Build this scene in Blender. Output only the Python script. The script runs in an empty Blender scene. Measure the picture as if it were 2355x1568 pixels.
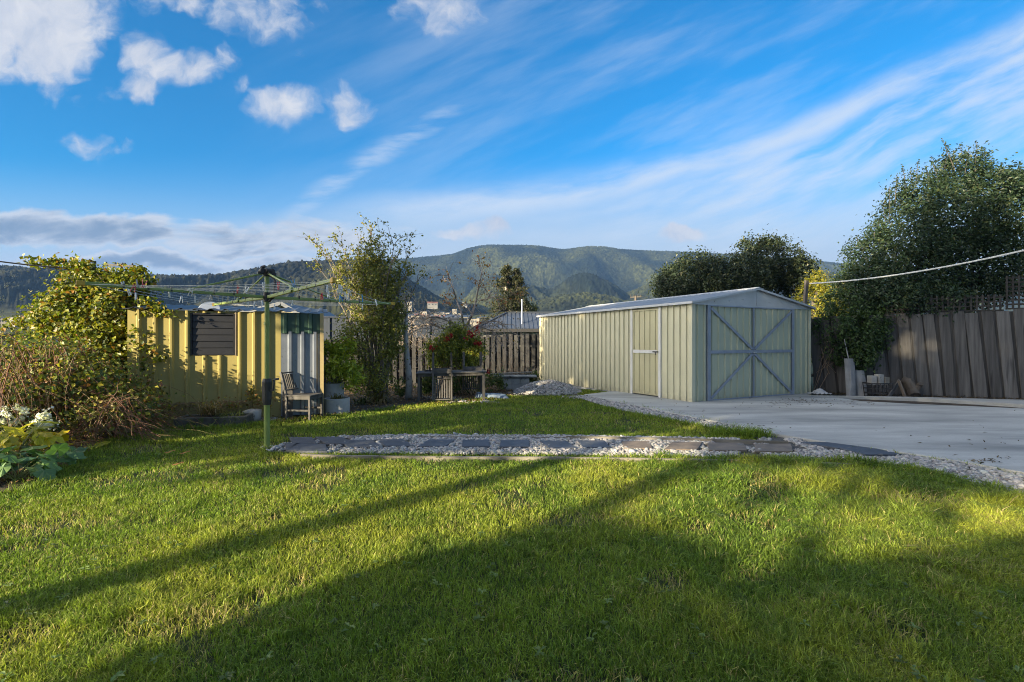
import bpy, math, random
import numpy as np
from mathutils import Vector, Matrix

random.seed(7)
RNG = np.random.default_rng(11)
scene = bpy.context.scene
COL = scene.collection
R = math.radians

# ------------------------------------------------------------------ camera measures
F, CX, CY, EYE = 1111.5, 1177.0, 784.0, 1.3


def P(px, py, d):
    """a point seen at (px, py) of the survey picture, d metres in front of the lens plane"""
    return Vector(((px - CX) / F * d, d, EYE + (CY - py) / F * d))


def G(px, py, z=0.0):
    """where the sight line meets the level z"""
    return P(px, py, (EYE - z) * F / (py - CY))


def along(px, O, D):
    """distance along the plan line O + t D at which it is seen at px"""
    k = (px - CX) / F
    return (k * O[1] - O[0]) / (D[0] - k * D[1])


SUN_EL = R(14.0)
SUN_S = (0.70, 0.713)                      # way the light travels over the ground


def UV(u, v, z=0.0):
    """point in sun-aligned plan axes: u across the light, v along it"""
    return Vector((u * SUN_S[1] + v * SUN_S[0], -u * SUN_S[0] + v * SUN_S[1], z))


# ------------------------------------------------------------------ materials
def new_mat(name):
    m = bpy.data.materials.new(name)
    m.use_nodes = True
    nt = m.node_tree
    return m, nt, nt.nodes['Principled BSDF']


def link(nt, a, b):
    nt.links.new(a, b)


def nnoise(nt, vec, scale, detail=4, rough=.55, dist=0.0):
    n = nt.nodes.new('ShaderNodeTexNoise')
    n.inputs['Scale'].default_value = scale
    n.inputs['Detail'].default_value = detail
    n.inputs['Roughness'].default_value = rough
    n.inputs['Distortion'].default_value = dist
    if vec is not None:
        link(nt, vec, n.inputs['Vector'])
    return n.outputs['Fac']


def nmath(nt, op, a, b=None, c=None, clamp=False):
    n = nt.nodes.new('ShaderNodeMath')
    n.operation = op
    n.use_clamp = clamp
    for i, x in enumerate((a, b, c)):
        if x is None:
            continue
        if isinstance(x, (int, float)):
            n.inputs[i].default_value = x
        else:
            link(nt, x, n.inputs[i])
    return n.outputs[0]


def nramp(nt, fac, stops):
    n = nt.nodes.new('ShaderNodeValToRGB')
    e = n.color_ramp.elements
    while len(e) < len(stops):
        e.new(.5)
    for k, (p, c) in enumerate(stops):
        e[k].position = p
        e[k].color = (*c, 1) if len(c) == 3 else c
    link(nt, fac, n.inputs[0])
    return n.outputs[0]


def nmix(nt, fac, a, b, mode='MIX'):
    n = nt.nodes.new('ShaderNodeMix')
    n.data_type = 'RGBA'
    n.blend_type = mode
    for i, x in ((0, fac), (6, a), (7, b)):
        if isinstance(x, (int, float)):
            n.inputs[i].default_value = x
        elif isinstance(x, tuple):
            n.inputs[i].default_value = (*x, 1)
        else:
            link(nt, x, n.inputs[i])
    return n.outputs[2]


def nmap(nt, scale=(1, 1, 1), rot=(0, 0, 0)):
    tc = nt.nodes.new('ShaderNodeTexCoord')
    mp = nt.nodes.new('ShaderNodeMapping')
    mp.inputs['Scale'].default_value = scale
    mp.inputs['Rotation'].default_value = rot
    link(nt, tc.outputs['Object'], mp.inputs['Vector'])
    return mp.outputs[0]


def nattr(nt, name='col'):
    a = nt.nodes.new('ShaderNodeAttribute')
    a.attribute_name = name
    return a.outputs['Color']


def nbump(nt, bsdf, h, strength=.3, dist=.02):
    b = nt.nodes.new('ShaderNodeBump')
    b.inputs['Strength'].default_value = strength
    b.inputs['Distance'].default_value = dist
    link(nt, h, b.inputs['Height'])
    link(nt, b.outputs[0], bsdf.inputs['Normal'])


def M_plain(name, c1, c2=None, rough=.6, scale=3.0, metal=0.0, bump=0.0, bscale=60, stretch=(1, 1, 1), usecol=False,
            spots=None, detail=5, lo=.35, hi=.68, bdist=.01):
    m, nt, b = new_mat(name)
    c2 = c2 or tuple(x * .8 for x in c1)
    v = nmap(nt, stretch)
    col = nramp(nt, nnoise(nt, v, scale, detail), [(lo, c1), (hi, c2)])
    if spots:
        sc, sca, thr = spots
        f = nramp(nt, nnoise(nt, v, sca, 3), [(thr, (0, 0, 0)), (min(thr + .06, 1), (1, 1, 1))])
        col = nmix(nt, f, col, sc)
    if usecol:
        col = nmix(nt, 1.0, col, nattr(nt), 'MULTIPLY')
    link(nt, col, b.inputs['Base Color'])
    b.inputs['Roughness'].default_value = rough
    b.inputs['Metallic'].default_value = metal
    if bump:
        nbump(nt, b, nnoise(nt, v, bscale, 4), bump, bdist)
    return m


def M_leaf(name, rough=.5, trans=.35, spec=.4):
    """leaves take their own colour from the mesh; part of the light goes through"""
    m, nt, b = new_mat(name)
    c = nattr(nt)
    link(nt, c, b.inputs['Base Color'])
    b.inputs['Roughness'].default_value = rough
    b.inputs['Specular IOR Level'].default_value = spec
    t = nt.nodes.new('ShaderNodeBsdfTranslucent')
    tc = nmix(nt, 1.0, c, (1.0, 1.14, .45), 'MULTIPLY')
    link(nt, tc, t.inputs[0])
    mx = nt.nodes.new('ShaderNodeMixShader')
    mx.inputs[0].default_value = trans
    out = nt.nodes['Material Output']
    link(nt, b.outputs[0], mx.inputs[1])
    link(nt, t.outputs[0], mx.inputs[2])
    link(nt, mx.outputs[0], out.inputs[0])
    return m


MAT = {}
MAT['leaf'] = M_leaf('leaf', .45, .35)
MAT['glossy_leaf'] = M_leaf('glossy_leaf', .45, .2, .35)
MAT['grass'] = M_leaf('grass_blade', .5, .4, .3)
MAT['petal'] = M_leaf('petal', .6, .3, .2)
MAT['bark'] = M_plain('bark', (.115, .10, .085), (.055, .047, .04), .9, 8, bump=.6, bscale=30, stretch=(1, 1, .25))
MAT['twig'] = M_plain('twig', (.30, .27, .24), (.16, .13, .11), .85, 12, usecol=True)
MAT['stem'] = M_plain('stem', (.5, .5, .5), (.35, .35, .35), .75, 12, usecol=True)
MAT['pale_bark'] = M_plain('pale_bark', (.38, .38, .37), (.24, .24, .23), .8, 7, spots=((.10, .09, .08), 11, .6), bump=.3, bscale=40)
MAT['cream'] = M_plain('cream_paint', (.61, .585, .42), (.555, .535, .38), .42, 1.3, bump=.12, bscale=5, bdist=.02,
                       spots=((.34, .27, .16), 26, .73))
MAT['shaded_cream'] = M_plain('shaded_cream_paint', (.425, .455, .335), (.38, .41, .30), .42, 1.3, bump=.12, bscale=5, bdist=.02, spots=((.27, .25, .18), 26, .73))  # side-wall cream toned grey-green: blue shade of the door end put into colour
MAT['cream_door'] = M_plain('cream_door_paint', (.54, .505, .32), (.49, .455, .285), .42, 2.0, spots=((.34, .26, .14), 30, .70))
MAT['zinc'] = M_plain('zinc', (.29, .33, .40), (.23, .27, .34), .45, 4, metal=.3, spots=((.17, .18, .20), 18, .66))
MAT['gable'] = M_plain('gable_sheet', (.50, .51, .51), (.42, .43, .43), .45, 2, metal=.25, bump=.25, bscale=3, bdist=.05)
MAT['zincalume'] = M_plain('zincalume_roof', (.50, .52, .54), (.41, .43, .45), .42, 2.5, metal=.35)
MAT['silver'] = M_plain('galvanised', (.27, .30, .35), (.20, .23, .28), .38, 4, metal=.6, spots=((.17, .17, .18), 14, .66))
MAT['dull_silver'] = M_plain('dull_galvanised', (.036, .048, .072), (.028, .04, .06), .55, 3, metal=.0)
MAT['yellow'] = M_plain('yellow_paint', (.35, .30, .110), (.285, .24, .085), .42, 2.2, stretch=(1, 1, .35),
                        spots=((.40, .29, .08), 20, .69))
MAT['green_sheet'] = M_plain('green_sheet', (.040, .085, .062), (.03, .065, .048), .4, 3)
MAT['roof_grey'] = M_plain('roof_grey', (.075, .09, .12), (.055, .068, .09), .5, 1.2)
MAT['dark_roof'] = M_plain('dark_roof', (.055, .062, .08), (.04, .046, .06), .45, 2.2)
MAT['black'] = M_plain('black_plastic', (.022, .022, .024), (.035, .035, .036), .5, 9)
MAT['hoist_green'] = M_plain('hoist_green', (.24, .315, .085), (.19, .25, .065), .42, 5, spots=((.10, .10, .04), 22, .69))
MAT['hoist_yellow'] = M_plain('hoist_yellow', (.58, .36, .03), (.48, .29, .03), .5, 8)
MAT['cord'] = M_plain('cord', (.62, .63, .60), (.5, .51, .5), .6, 14)
MAT['white_paint'] = M_plain('white_paint', (.74, .74, .72), (.62, .62, .60), .55, 3)
MAT['glass'] = M_plain('dark_glass', (.035, .042, .055), (.05, .058, .075), .15, 2)
MAT['louvre'] = M_plain('louvre', (.012, .013, .017), (.020, .021, .024), .4, 5, spots=((.04, .033, .02), 12, .68))
MAT['concrete'] = M_plain('old_concrete', (.40, .40, .38), (.24, .24, .23), .9, 4, bump=.35, bscale=45, spots=((.12, .12, .11), 9, .62))
MAT['white_concrete'] = M_plain('whitewashed_concrete', (.42, .43, .44), (.30, .31, .33), .8, 5, bump=.25, bscale=40, spots=((.25, .24, .21), 6, .66))
MAT['grey_wood'] = M_plain('grey_wood', (.105, .102, .098), (.05, .048, .045), .8, 9, stretch=(1, 1, .12), bump=.35, bscale=50, usecol=True)
MAT['grey_wood_flat'] = M_plain('grey_wood_flat', (.12, .122, .125), (.06, .06, .062), .8, 9, stretch=(.2, 1, 1), bump=.3, bscale=50)
MAT['edge_wood'] = M_plain('edging_wood', (.26, .24, .20), (.12, .11, .09), .85, 7, stretch=(.15, 1, 1), bump=.3, bscale=40)
MAT['post_wood'] = M_plain('post_wood', (.15, .125, .10), (.075, .062, .05), .8, 9, stretch=(1, 1, .12), bump=.3, bscale=50)
MAT['soil'] = M_plain('soil', (.085, .066, .047), (.028, .022, .017), .95, 5, bump=.9, bscale=35, bdist=.03, spots=((.16, .12, .075), 30, .62), detail=8)
MAT['lawn_soil'] = M_plain('lawn_soil', (.035, .055, .014), (.022, .030, .010), .95, 6, bump=.6, bscale=50, detail=8)
MAT['mat_dark'] = M_plain('dark_ground', (.07, .066, .062), (.035, .033, .031), .9, 6, bump=.4, bscale=60)
MAT['slate'] = M_plain('slate', (.075, .088, .112), (.05, .058, .074), .6, 7, bump=.4, bscale=35, spots=((.14, .135, .125), 10, .64))
MAT['sunlit_slate'] = M_plain('sunlit_slate', (.22, .175, .135), (.13, .11, .09), .7, 7, bump=.4, bscale=35)  # lit copy of the slate, warm sunlight put into its colour
MAT['pebble'] = M_plain('pebble', (.45, .45, .45), (.34, .34, .34), .8, 20, usecol=True)
MAT['pebble_bed'] = M_plain('pebble_bed', (.12, .115, .105), (.05, .047, .042), .9, 40, bump=.8, bscale=60)
MAT['tarp'] = M_plain('tarp', (.20, .26, .33), (.14, .18, .24), .4, 6, bump=.5, bscale=14, bdist=.03)
MAT['cloth'] = M_plain('cloth', (.45, .45, .45), (.33, .33, .33), .85, 8, bump=.5, bscale=20)
MAT['brick_house'] = M_plain('house_brick', (.34, .20, .14), (.26, .15, .105), .85, 8, bump=.3, bscale=40)
MAT['tile_roof'] = M_plain('tile_roof', (.20, .085, .06), (.13, .06, .045), .8, 6, bump=.3, bscale=30)
MAT['town'] = M_plain('town_wall', (.30, .30, .29), (.25, .25, .24), .7, .2, usecol=True)
MAT['dull_white'] = M_plain('dull_white', (.29, .30, .31), (.19, .20, .21), .8, 4, bump=.2, bscale=30)

# rain splash and dust along the foot of the cream walls
for key in ('cream', 'cream_door', 'shaded_cream'):
    nt = MAT[key].node_tree
    b = nt.nodes['Principled BSDF']
    src = b.inputs['Base Color'].links[0].from_socket
    v = nmap(nt)
    sp = nt.nodes.new('ShaderNodeSeparateXYZ')
    link(nt, v, sp.inputs[0])
    hgt = nmath(nt, 'SUBTRACT', 1.0, nmath(nt, 'DIVIDE', sp.outputs[2], .34), clamp=True)
    f = nmath(nt, 'MULTIPLY', nmath(nt, 'POWER', hgt, 1.5), nramp(nt, nnoise(nt, v, 9, 6, .65), [(.32, (0, 0, 0)), (.66, (1, 1, 1))]))
    vs = nmap(nt, (5, 5, .35))
    f2 = nramp(nt, nnoise(nt, vs, 2.2, 5), [(.58, (0, 0, 0)), (.74, (.22, .22, .22))])
    c = nmix(nt, nmath(nt, 'MULTIPLY', f, .75), src, (.20, .18, .125))
    c = nmix(nt, f2, c, (.30, .27, .19))
    link(nt, c, b.inputs['Base Color'])

# driveway concrete: broom marks, damp blotches and stains of their own shape
m, nt, b = new_mat('driveway_concrete')
v = nmap(nt, (1, 1, 1), (0, 0, R(-20)))
vs = nmap(nt, (.25, 1, 1), (0, 0, R(-12)))
c = nramp(nt, nnoise(nt, vs, 1.6, 8, .62), [(.30, (.21, .22, .215)), (.5, (.38, .385, .37)), (.68, (.53, .535, .51))])
c = nmix(nt, nramp(nt, nnoise(nt, v, 55, 3), [(.4, (0, 0, 0)), (.7, (.25, .25, .25))]), c, (.23, .24, .24))
c = nmix(nt, nramp(nt, nnoise(nt, vs, 3.4, 5, .6), [(.60, (0, 0, 0)), (.74, (.55, .55, .55))]), c, (.22, .23, .235))
link(nt, c, b.inputs['Base Color'])
b.inputs['Roughness'].default_value = .85
nbump(nt, b, nnoise(nt, vs, 70, 5), .25, .006)
MAT['driveway'] = m

# hills: woodland colour comes from the mesh, roughened by noise
m, nt, b = new_mat('hill_woodland')
v = nmap(nt, (1, 1, .4))
c = nmix(nt, 1.0, nattr(nt), nramp(nt, nnoise(nt, v, .11, 5, .7), [(.32, (.45, .45, .45)), (.62, (1.35, 1.35, 1.3))]), 'MULTIPLY')
link(nt, c, b.inputs['Base Color'])
b.inputs['Roughness'].default_value = .95
b.inputs['Specular IOR Level'].default_value = .1
MAT['hills'] = m

# haze
m = bpy.data.materials.new('haze')
m.use_nodes = True
nt = m.node_tree
nt.nodes.remove(nt.nodes['Principled BSDF'])
pv = nt.nodes.new('ShaderNodeVolumePrincipled')
pv.inputs['Color'].default_value = (.16, .33, .70, 1)
pv.inputs['Density'].default_value = .00021
pv.inputs['Anisotropy'].default_value = 0.0
link(nt, pv.outputs[0], nt.nodes['Material Output'].inputs['Volume'])
MAT['haze'] = m


# ------------------------------------------------------------------ mesh helpers
def place(o, parent):
    COL.objects.link(o)
    if parent is not None:
        o.parent = parent
    return o


def np_mesh(name, V, faces, mat, parent=None, cols=None, smooth=False):
    """fast mesh: V (n,3); faces = list of (k, m) integer arrays"""
    me = bpy.data.meshes.new(name)
    V = np.asarray(V, dtype=np.float32)
    if parent is not None:
        V = V - np.array(origin_of(parent), dtype=np.float32)
    me.vertices.add(len(V))
    me.vertices.foreach_set('co', V.ravel())
    idx = np.concatenate([f.ravel() for f in faces]).astype(np.int32)
    tot = np.concatenate([np.full(len(f), f.shape[1], dtype=np.int32) for f in faces])
    start = np.concatenate([[0], np.cumsum(tot)[:-1]]).astype(np.int32)
    me.loops.add(len(idx))
    me.loops.foreach_set('vertex_index', idx)
    me.polygons.add(len(tot))
    me.polygons.foreach_set('loop_start', start)
    me.polygons.foreach_set('use_smooth', np.full(len(tot), smooth, dtype=bool))
    me.update(calc_edges=True)
    if cols is not None:
        a = me.color_attributes.new('col', 'FLOAT_COLOR', 'POINT')
        c4 = np.ones((len(V), 4), dtype=np.float32)
        c4[:, :3] = cols
        a.data.foreach_set('color', c4.ravel())
    me.materials.append(mat)
    return place(bpy.data.objects.new(name, me), parent)


def origin_of(o):
    v = Vector((0, 0, 0))
    while o is not None:
        v += o.location
        o = o.parent
    return v


class MB:
    """collects solids and links them as one mesh"""

    def __init__(s):
        s.v, s.f, s.c = [], [], []

    def add(s, vs, fs, col=(1, 1, 1)):
        n = len(s.v)
        s.v += [tuple(p) for p in vs]
        s.c += [col] * len(vs)
        s.f += [[n + i for i in f] for f in fs]
        return s

    def obox(s, o, a, b, c, col=(1, 1, 1)):
        """box with corner o and edge vectors a, b, c"""
        o, a, b, c = Vector(o), Vector(a), Vector(b), Vector(c)
        if a.cross(b).dot(c) < 0:
            a, b = b, a
        vs = [o, o + a, o + a + b, o + b, o + c, o + a + c, o + a + b + c, o + b + c]
        return s.add(vs, [(3, 2, 1, 0), (4, 5, 6, 7), (0, 1, 5, 4), (1, 2, 6, 5), (2, 3, 7, 6), (3, 0, 4, 7)], col)

    def box(s, c, size, rz=0, col=(1, 1, 1)):
        c = Vector(c)
        ca, sa = math.cos(rz), math.sin(rz)
        ax, ay = Vector((ca, sa, 0)) * size[0], Vector((-sa, ca, 0)) * size[1]
        az = Vector((0, 0, size[2]))
        return s.obox(c - ax / 2 - ay / 2 - az / 2, ax, ay, az, col)

    def bar(s, p0, p1, w, h, up=(0, 0, 1), col=(1, 1, 1)):
        p0, p1, up = Vector(p0), Vector(p1), Vector(up)
        d = p1 - p0
        side = d.cross(up)
        if side.length < 1e-6:
            side = d.cross(Vector((0, 1, 0)))
        side.normalize()
        u = side.cross(d).normalized()
        return s.obox(p0 - side * w / 2 - u * h / 2, d, side * w, u * h, col)

    def tube(s, pts, rad, n=8, col=(1, 1, 1), cap=True):
        pts = [Vector(p) for p in pts]
        if not hasattr(rad, '__len__'):
            rad = [rad] * len(pts)
        base = len(s.v)
        vs, prev = [], None
        for i, p in enumerate(pts):
            d = (pts[min(i + 1, len(pts) - 1)] - pts[max(i - 1, 0)])
            d = d.normalized() if d.length > 1e-9 else Vector((0, 0, 1))
            if prev is None:
                a = d.orthogonal().normalized()
            else:
                a = prev - d * prev.dot(d)
                a = a.normalized() if a.length > 1e-6 else d.orthogonal().normalized()
            prev = a
            bb = d.cross(a)
            for k in range(n):
                t = 2 * math.pi * k / n
                vs.append(p + (a * math.cos(t) + bb * math.sin(t)) * rad[i])
        fs = []
        for i in range(len(pts) - 1):
            for k in range(n):
                k2 = (k + 1) % n
                fs.append((i * n + k, i * n + k2, (i + 1) * n + k2, (i + 1) * n + k))
        if cap:
            fs.append(tuple(range(n - 1, -1, -1)))
            fs.append(tuple((len(pts) - 1) * n + k for k in range(n)))
        return s.add(vs, fs, col)

    def lathe(s, c, prof, n=24, col=(1, 1, 1)):
        """prof = closed loop of (r, z)"""
        c = Vector(c)
        vs = [c + Vector((r * math.cos(2 * math.pi * k / n), r * math.sin(2 * math.pi * k / n), z)) for (r, z) in prof for k in range(n)]
        m_ = len(prof)
        fs = [(i * n + k, i * n + (k + 1) % n, ((i + 1) % m_) * n + (k + 1) % n, ((i + 1) % m_) * n + k) for i in range(m_) for k in range(n)]
        return s.add(vs, fs, col)

    def prism(s, poly, z0, z1, col=(1, 1, 1)):
        """plan polygon raised from z0 to z1"""
        n = len(poly)
        ar = sum(poly[i][0] * poly[(i + 1) % n][1] - poly[(i + 1) % n][0] * poly[i][1] for i in range(n))
        if ar < 0:
            poly = poly[::-1]
        vs = [(p[0], p[1], z0) for p in poly] + [(p[0], p[1], z1) for p in poly]
        fs = [tuple(range(n - 1, -1, -1)), tuple(range(n, 2 * n))] + [(i, (i + 1) % n, n + (i + 1) % n, n + i) for i in range(n)]
        return s.add(vs, fs, col)

    def extrude(s, poly, vec, col=(1, 1, 1)):
        poly = [Vector(p) for p in poly]
        vec = Vector(vec)
        n = len(poly)
        nor = Vector((0, 0, 0))
        for i in range(n):
            nor += (poly[i] - poly[0]).cross(poly[(i + 1) % n] - poly[0])
        if nor.dot(vec) > 0:
            poly = poly[::-1]
        vs = poly + [p + vec for p in poly]
        fs = [tuple(range(n)), tuple(range(2 * n - 1, n - 1, -1))] + [(i, n + i, n + (i + 1) % n, (i + 1) % n) for i in range(n)]
        return s.add(vs, fs, col)

    def ribbed(s, o, u, n, w, z0, z1, pitch=.19, rib=.035, depth=.028, cham=.014, first=.03, thick=.02, z1b=None, col=(1, 1, 1)):
        """profiled steel sheet standing on o along u (unit), ribs towards n (unit); top may slope to z1b"""
        o, u, n = Vector(o), Vector(u), Vector(n)
        prof = [(0, 0)]
        t = first
        while t + rib + 2 * cham < w:
            prof += [(t, 0), (t + cham, depth), (t + cham + rib, depth), (t + 2 * cham + rib, 0)]
            t += pitch
        prof += [(w, 0), (w, -thick), (0, -thick)]
        z1b = z1 if z1b is None else z1b
        bot = [o + u * a + n * b_ + Vector((0, 0, z0)) for a, b_ in prof]
        top = [o + u * a + n * b_ + Vector((0, 0, z1 + (z1b - z1) * a / w)) for a, b_ in prof]
        k = len(prof)
        fs = [(i, (i + 1) % k, k + (i + 1) % k, k + i) for i in range(k)] + [tuple(range(k - 1, -1, -1)), tuple(range(k, 2 * k))]
        return s.add(bot + top, fs, col)

    def build(s, name, mat, parent=None, smooth=False, usecol=True):
        me = bpy.data.meshes.new(name)
        off = origin_of(parent) if parent is not None else Vector((0, 0, 0))
        me.from_pydata([(p[0] - off.x, p[1] - off.y, p[2] - off.z) for p in s.v], [], s.f)
        a = me.color_attributes.new('col', 'FLOAT_COLOR', 'POINT')
        c4 = np.ones((len(s.v), 4), dtype=np.float32)
        c4[:, :3] = np.array(s.c)
        a.data.foreach_set('color', c4.ravel())
        if smooth:
            me.polygons.foreach_set('use_smooth', np.full(len(me.polygons), True, dtype=bool))
        me.materials.append(mat)
        me.update()
        return place(bpy.data.objects.new(name, me), parent)


def bevel(o, w=.006, seg=2):
    md = o.modifiers.new('bevel', 'BEVEL')
    md.width = w
    md.segments = seg
    md.limit_method = 'ANGLE'
    md.angle_limit = R(40)
    return o


def tag(o, label=None, cat=None, group=None, kind=None):
    for k, v_ in (('label', label), ('category', cat), ('group', group), ('kind', kind)):
        if v_:
            o[k] = v_
    return o


def thing(name, label, cat, loc=(0, 0, 0), group=None):
    o = bpy.data.objects.new(name, None)
    COL.objects.link(o)
    o.location = loc
    o.empty_display_size = .1
    return tag(o, label, cat, group)


def copy_tree(o, loc):
    c_ = o.copy()
    COL.objects.link(c_)
    c_.location = loc
    for ch in list(o.children):
        d_ = ch.copy()
        COL.objects.link(d_)
        d_.parent = c_
        for g in list(ch.children):
            e_ = g.copy()
            COL.objects.link(e_)
            e_.parent = d_
    return c_


ORD = ['first', 'second', 'third', 'fourth', 'fifth', 'sixth', 'seventh', 'eighth', 'ninth', 'tenth', 'eleventh', 'twelfth',
       'thirteenth', 'fourteenth', 'fifteenth', 'sixteenth', 'seventeenth', 'eighteenth', 'nineteenth', 'twentieth',
       'twenty-first', 'twenty-second', 'twenty-third', 'twenty-fourth', 'twenty-fifth', 'twenty-sixth', 'twenty-seventh',
       'twenty-eighth', 'twenty-ninth', 'thirtieth']


# ------------------------------------------------------------------ numpy noise
def vnoise(x, y, seed=0):
    xi, yi = np.floor(x).astype(np.int64), np.floor(y).astype(np.int64)
    xf, yf = x - xi, y - yi

    def h(a, b_):
        n = (a * 374761393 + b_ * 668265263 + seed * 1442695041) & 0xffffffff
        n = ((n ^ (n >> 13)) * 1274126177) & 0xffffffff
        return ((n ^ (n >> 16)) & 0xffff) / 65535.0
    s_ = lambda t: t * t * (3 - 2 * t)
    u, w = s_(xf), s_(yf)
    return (h(xi, yi) * (1 - u) + h(xi + 1, yi) * u) * (1 - w) + (h(xi, yi + 1) * (1 - u) + h(xi + 1, yi + 1) * u) * w


def fbm(x, y, oct=4, seed=0):
    a, s_, t = .5, 0, 0
    for k in range(oct):
        s_ = s_ + a * vnoise(x * 2 ** k, y * 2 ** k, seed + k)
        t += a
        a *= .5
    return s_ / t


def inside(poly, x, y):
    r = np.zeros(len(x), dtype=bool)
    n = len(poly)
    for i in range(n):
        x0, y0, x1, y1 = poly[i][0], poly[i][1], poly[(i + 1) % n][0], poly[(i + 1) % n][1]
        c_ = (y0 > y) != (y1 > y)
        with np.errstate(divide='ignore', invalid='ignore'):
            xs = (x1 - x0) * (y - y0) / (y1 - y0 + 1e-12) + x0
        r ^= c_ & (x < xs)
    return r


# ------------------------------------------------------------------ foliage helpers
def unit(a):
    return a / np.maximum(np.linalg.norm(a, axis=1, keepdims=True), 1e-9)


def leaf_mesh(name, pts, size, mat, palette, parent, aspect=.5, up=.35, hang=0.0, fold=.18, out=None, cvar=.25, seed=1):
    """one folded four-cornered leaf at each point; palette = list of (weight, rgb)"""
    r = np.random.default_rng(seed)
    n = len(pts)
    pts = np.asarray(pts, dtype=np.float64)
    size = np.broadcast_to(np.asarray(size, dtype=np.float64), (n,)) * r.uniform(.65, 1.3, n)
    nor = r.normal(size=(n, 3))
    nor[:, 2] += up * 2
    if out is not None:
        nor += out * 1.2
    nor = unit(nor)
    tip = r.normal(size=(n, 3))
    tip[:, 2] -= hang * 2
    tip = unit(tip - nor * (tip * nor).sum(1, keepdims=True))
    side = np.cross(nor, tip)
    s = size[:, None]
    base = pts - tip * s * .5
    a = pts + side * s * aspect * .5 + nor * s * fold - tip * s * .05
    b_ = pts - side * s * aspect * .5 + nor * s * fold - tip * s * .05
    end = pts + tip * s * .5
    V = np.stack([base, a, end, b_], 1).reshape(-1, 3)
    i = np.arange(n) * 4
    T = np.concatenate([np.stack([i, i + 1, i + 2], 1), np.stack([i, i + 2, i + 3], 1)])
    w = np.array([p[0] for p in palette], dtype=float)
    pick = r.choice(len(palette), n, p=w / w.sum())
    cols = np.array([p[1] for p in palette])[pick] * r.uniform(1 - cvar, 1 + cvar, (n, 1))
    return np_mesh(name, V, [T], mat, parent, np.repeat(cols, 4, 0))


def crown(ells, n, clump=.28, per=26, shell=.55, seed=1):
    """leaf points in clumps through a union of ellipsoids [(centre, radii, weight)]; also the outward direction"""
    r = np.random.default_rng(seed)
    w = np.array([e[2] for e in ells], dtype=float)
    K = max(1, n // per)
    pick = r.choice(len(ells), K, p=w / w.sum())
    C = np.array([list(e[0]) for e in ells])[pick]
    Rr = np.array([list(e[1]) for e in ells])[pick]
    d = unit(r.normal(size=(K, 3)))
    rad = r.uniform(0, 1, K) ** (1 / 3)
    rad = np.where(r.uniform(size=K) < shell, r.uniform(.78, 1.0, K), rad)
    cc = C + d * Rr * rad[:, None]
    k = r.integers(0, K, n)
    cs = clump * r.uniform(.6, 1.4, K)[k][:, None]
    pts = cc[k] + r.normal(size=(n, 3)) * cs * .5
    return pts, d[k]


def EL(px, py, rx, ry, d, rz, w=1):
    return (P(px, py, d), (rx / F * d, rz, ry / F * d), w)


def limb(mb, p, d, L, r, depth, rnd, tips, n=6, spread=.6, lift=.12, kids=(2, 3), col=(1, 1, 1), wob=.16, shrink=.72):
    """tapering branch that forks; collects the points along its thin ends in tips"""
    pts, rad = [Vector(p)], [r]
    d = Vector(d).normalized()
    seg = 4
    for i in range(seg):
        d = (d + Vector((rnd.gauss(0, wob), rnd.gauss(0, wob), rnd.gauss(0, wob) + lift * .4))).normalized()
        pts.append(pts[-1] + d * L / seg)
        rad.append(max(r * (1 - .45 * (i + 1) / seg), .0025))
        if depth <= 1:
            tips.append((pts[-1].copy(), d.copy()))
    mb.tube(pts, rad, n if r > .02 else 4, col, cap=r > .02)
    if depth <= 0:
        return
    for k in range(rnd.randint(*kids)):
        j = rnd.randint(2, seg) if k else seg
        nd = (d + Vector((rnd.gauss(0, spread), rnd.gauss(0, spread), rnd.gauss(0, spread * .7) + lift))).normalized()
        limb(mb, pts[j], nd, L * shrink * rnd.uniform(.75, 1.15), rad[j] * .8, depth - 1, rnd, tips, n, spread, lift, kids, col, wob, shrink)


def tip_points(tips, per, jitter, r):
    A = np.array([list(t[0]) for t in tips])
    k = r.integers(0, len(A), per * len(A))
    return A[k] + r.normal(size=(len(k), 3)) * jitter


GREEN = [(5, (.055, .085, .022)), (3, (.075, .11, .028)), (2, (.035, .058, .018)), (1, (.11, .12, .03))]
DARKG = [(5, (.032, .060, .030)), (3, (.045, .078, .036)), (2, (.022, .042, .024)), (1, (.080, .10, .038))]
VINE = [(5, (.21, .225, .022)), (3, (.28, .25, .022)), (4, (.12, .155, .022)), (1.0, (.30, .15, .016)), (2.5, (.05, .075, .018))]
LIME = [(4, (.42, .47, .05)), (3, (.52, .53, .06)), (2, (.24, .32, .04))]
OLIVE = [(4, (.20, .215, .04)), (3, (.27, .265, .05)), (3, (.12, .14, .03)), (1, (.31, .27, .045))]

# ------------------------------------------------------------------ camera, light, sky
cam = bpy.data.cameras.new('camera')
camo = bpy.data.objects.new('camera', cam)
COL.objects.link(camo)
camo.location = (0, 0, EYE)
camo.rotation_euler = (R(90), 0, 0)
cam.sensor_width = 36
cam.lens = 36 * F / 2354
cam.clip_start = .05
cam.clip_end = 20000
scene.camera = camo

sun = bpy.data.lights.new('sun', 'SUN')
suno = bpy.data.objects.new('sun', sun)
COL.objects.link(suno)
sun.energy = 5.0
sun.angle = R(.5)
sun.color = (1.0, .83, .56)
ldir = Vector((SUN_S[0] * math.cos(SUN_EL), SUN_S[1] * math.cos(SUN_EL), -math.sin(SUN_EL)))
suno.rotation_euler = ldir.to_track_quat('-Z', 'Y').to_euler()

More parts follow.
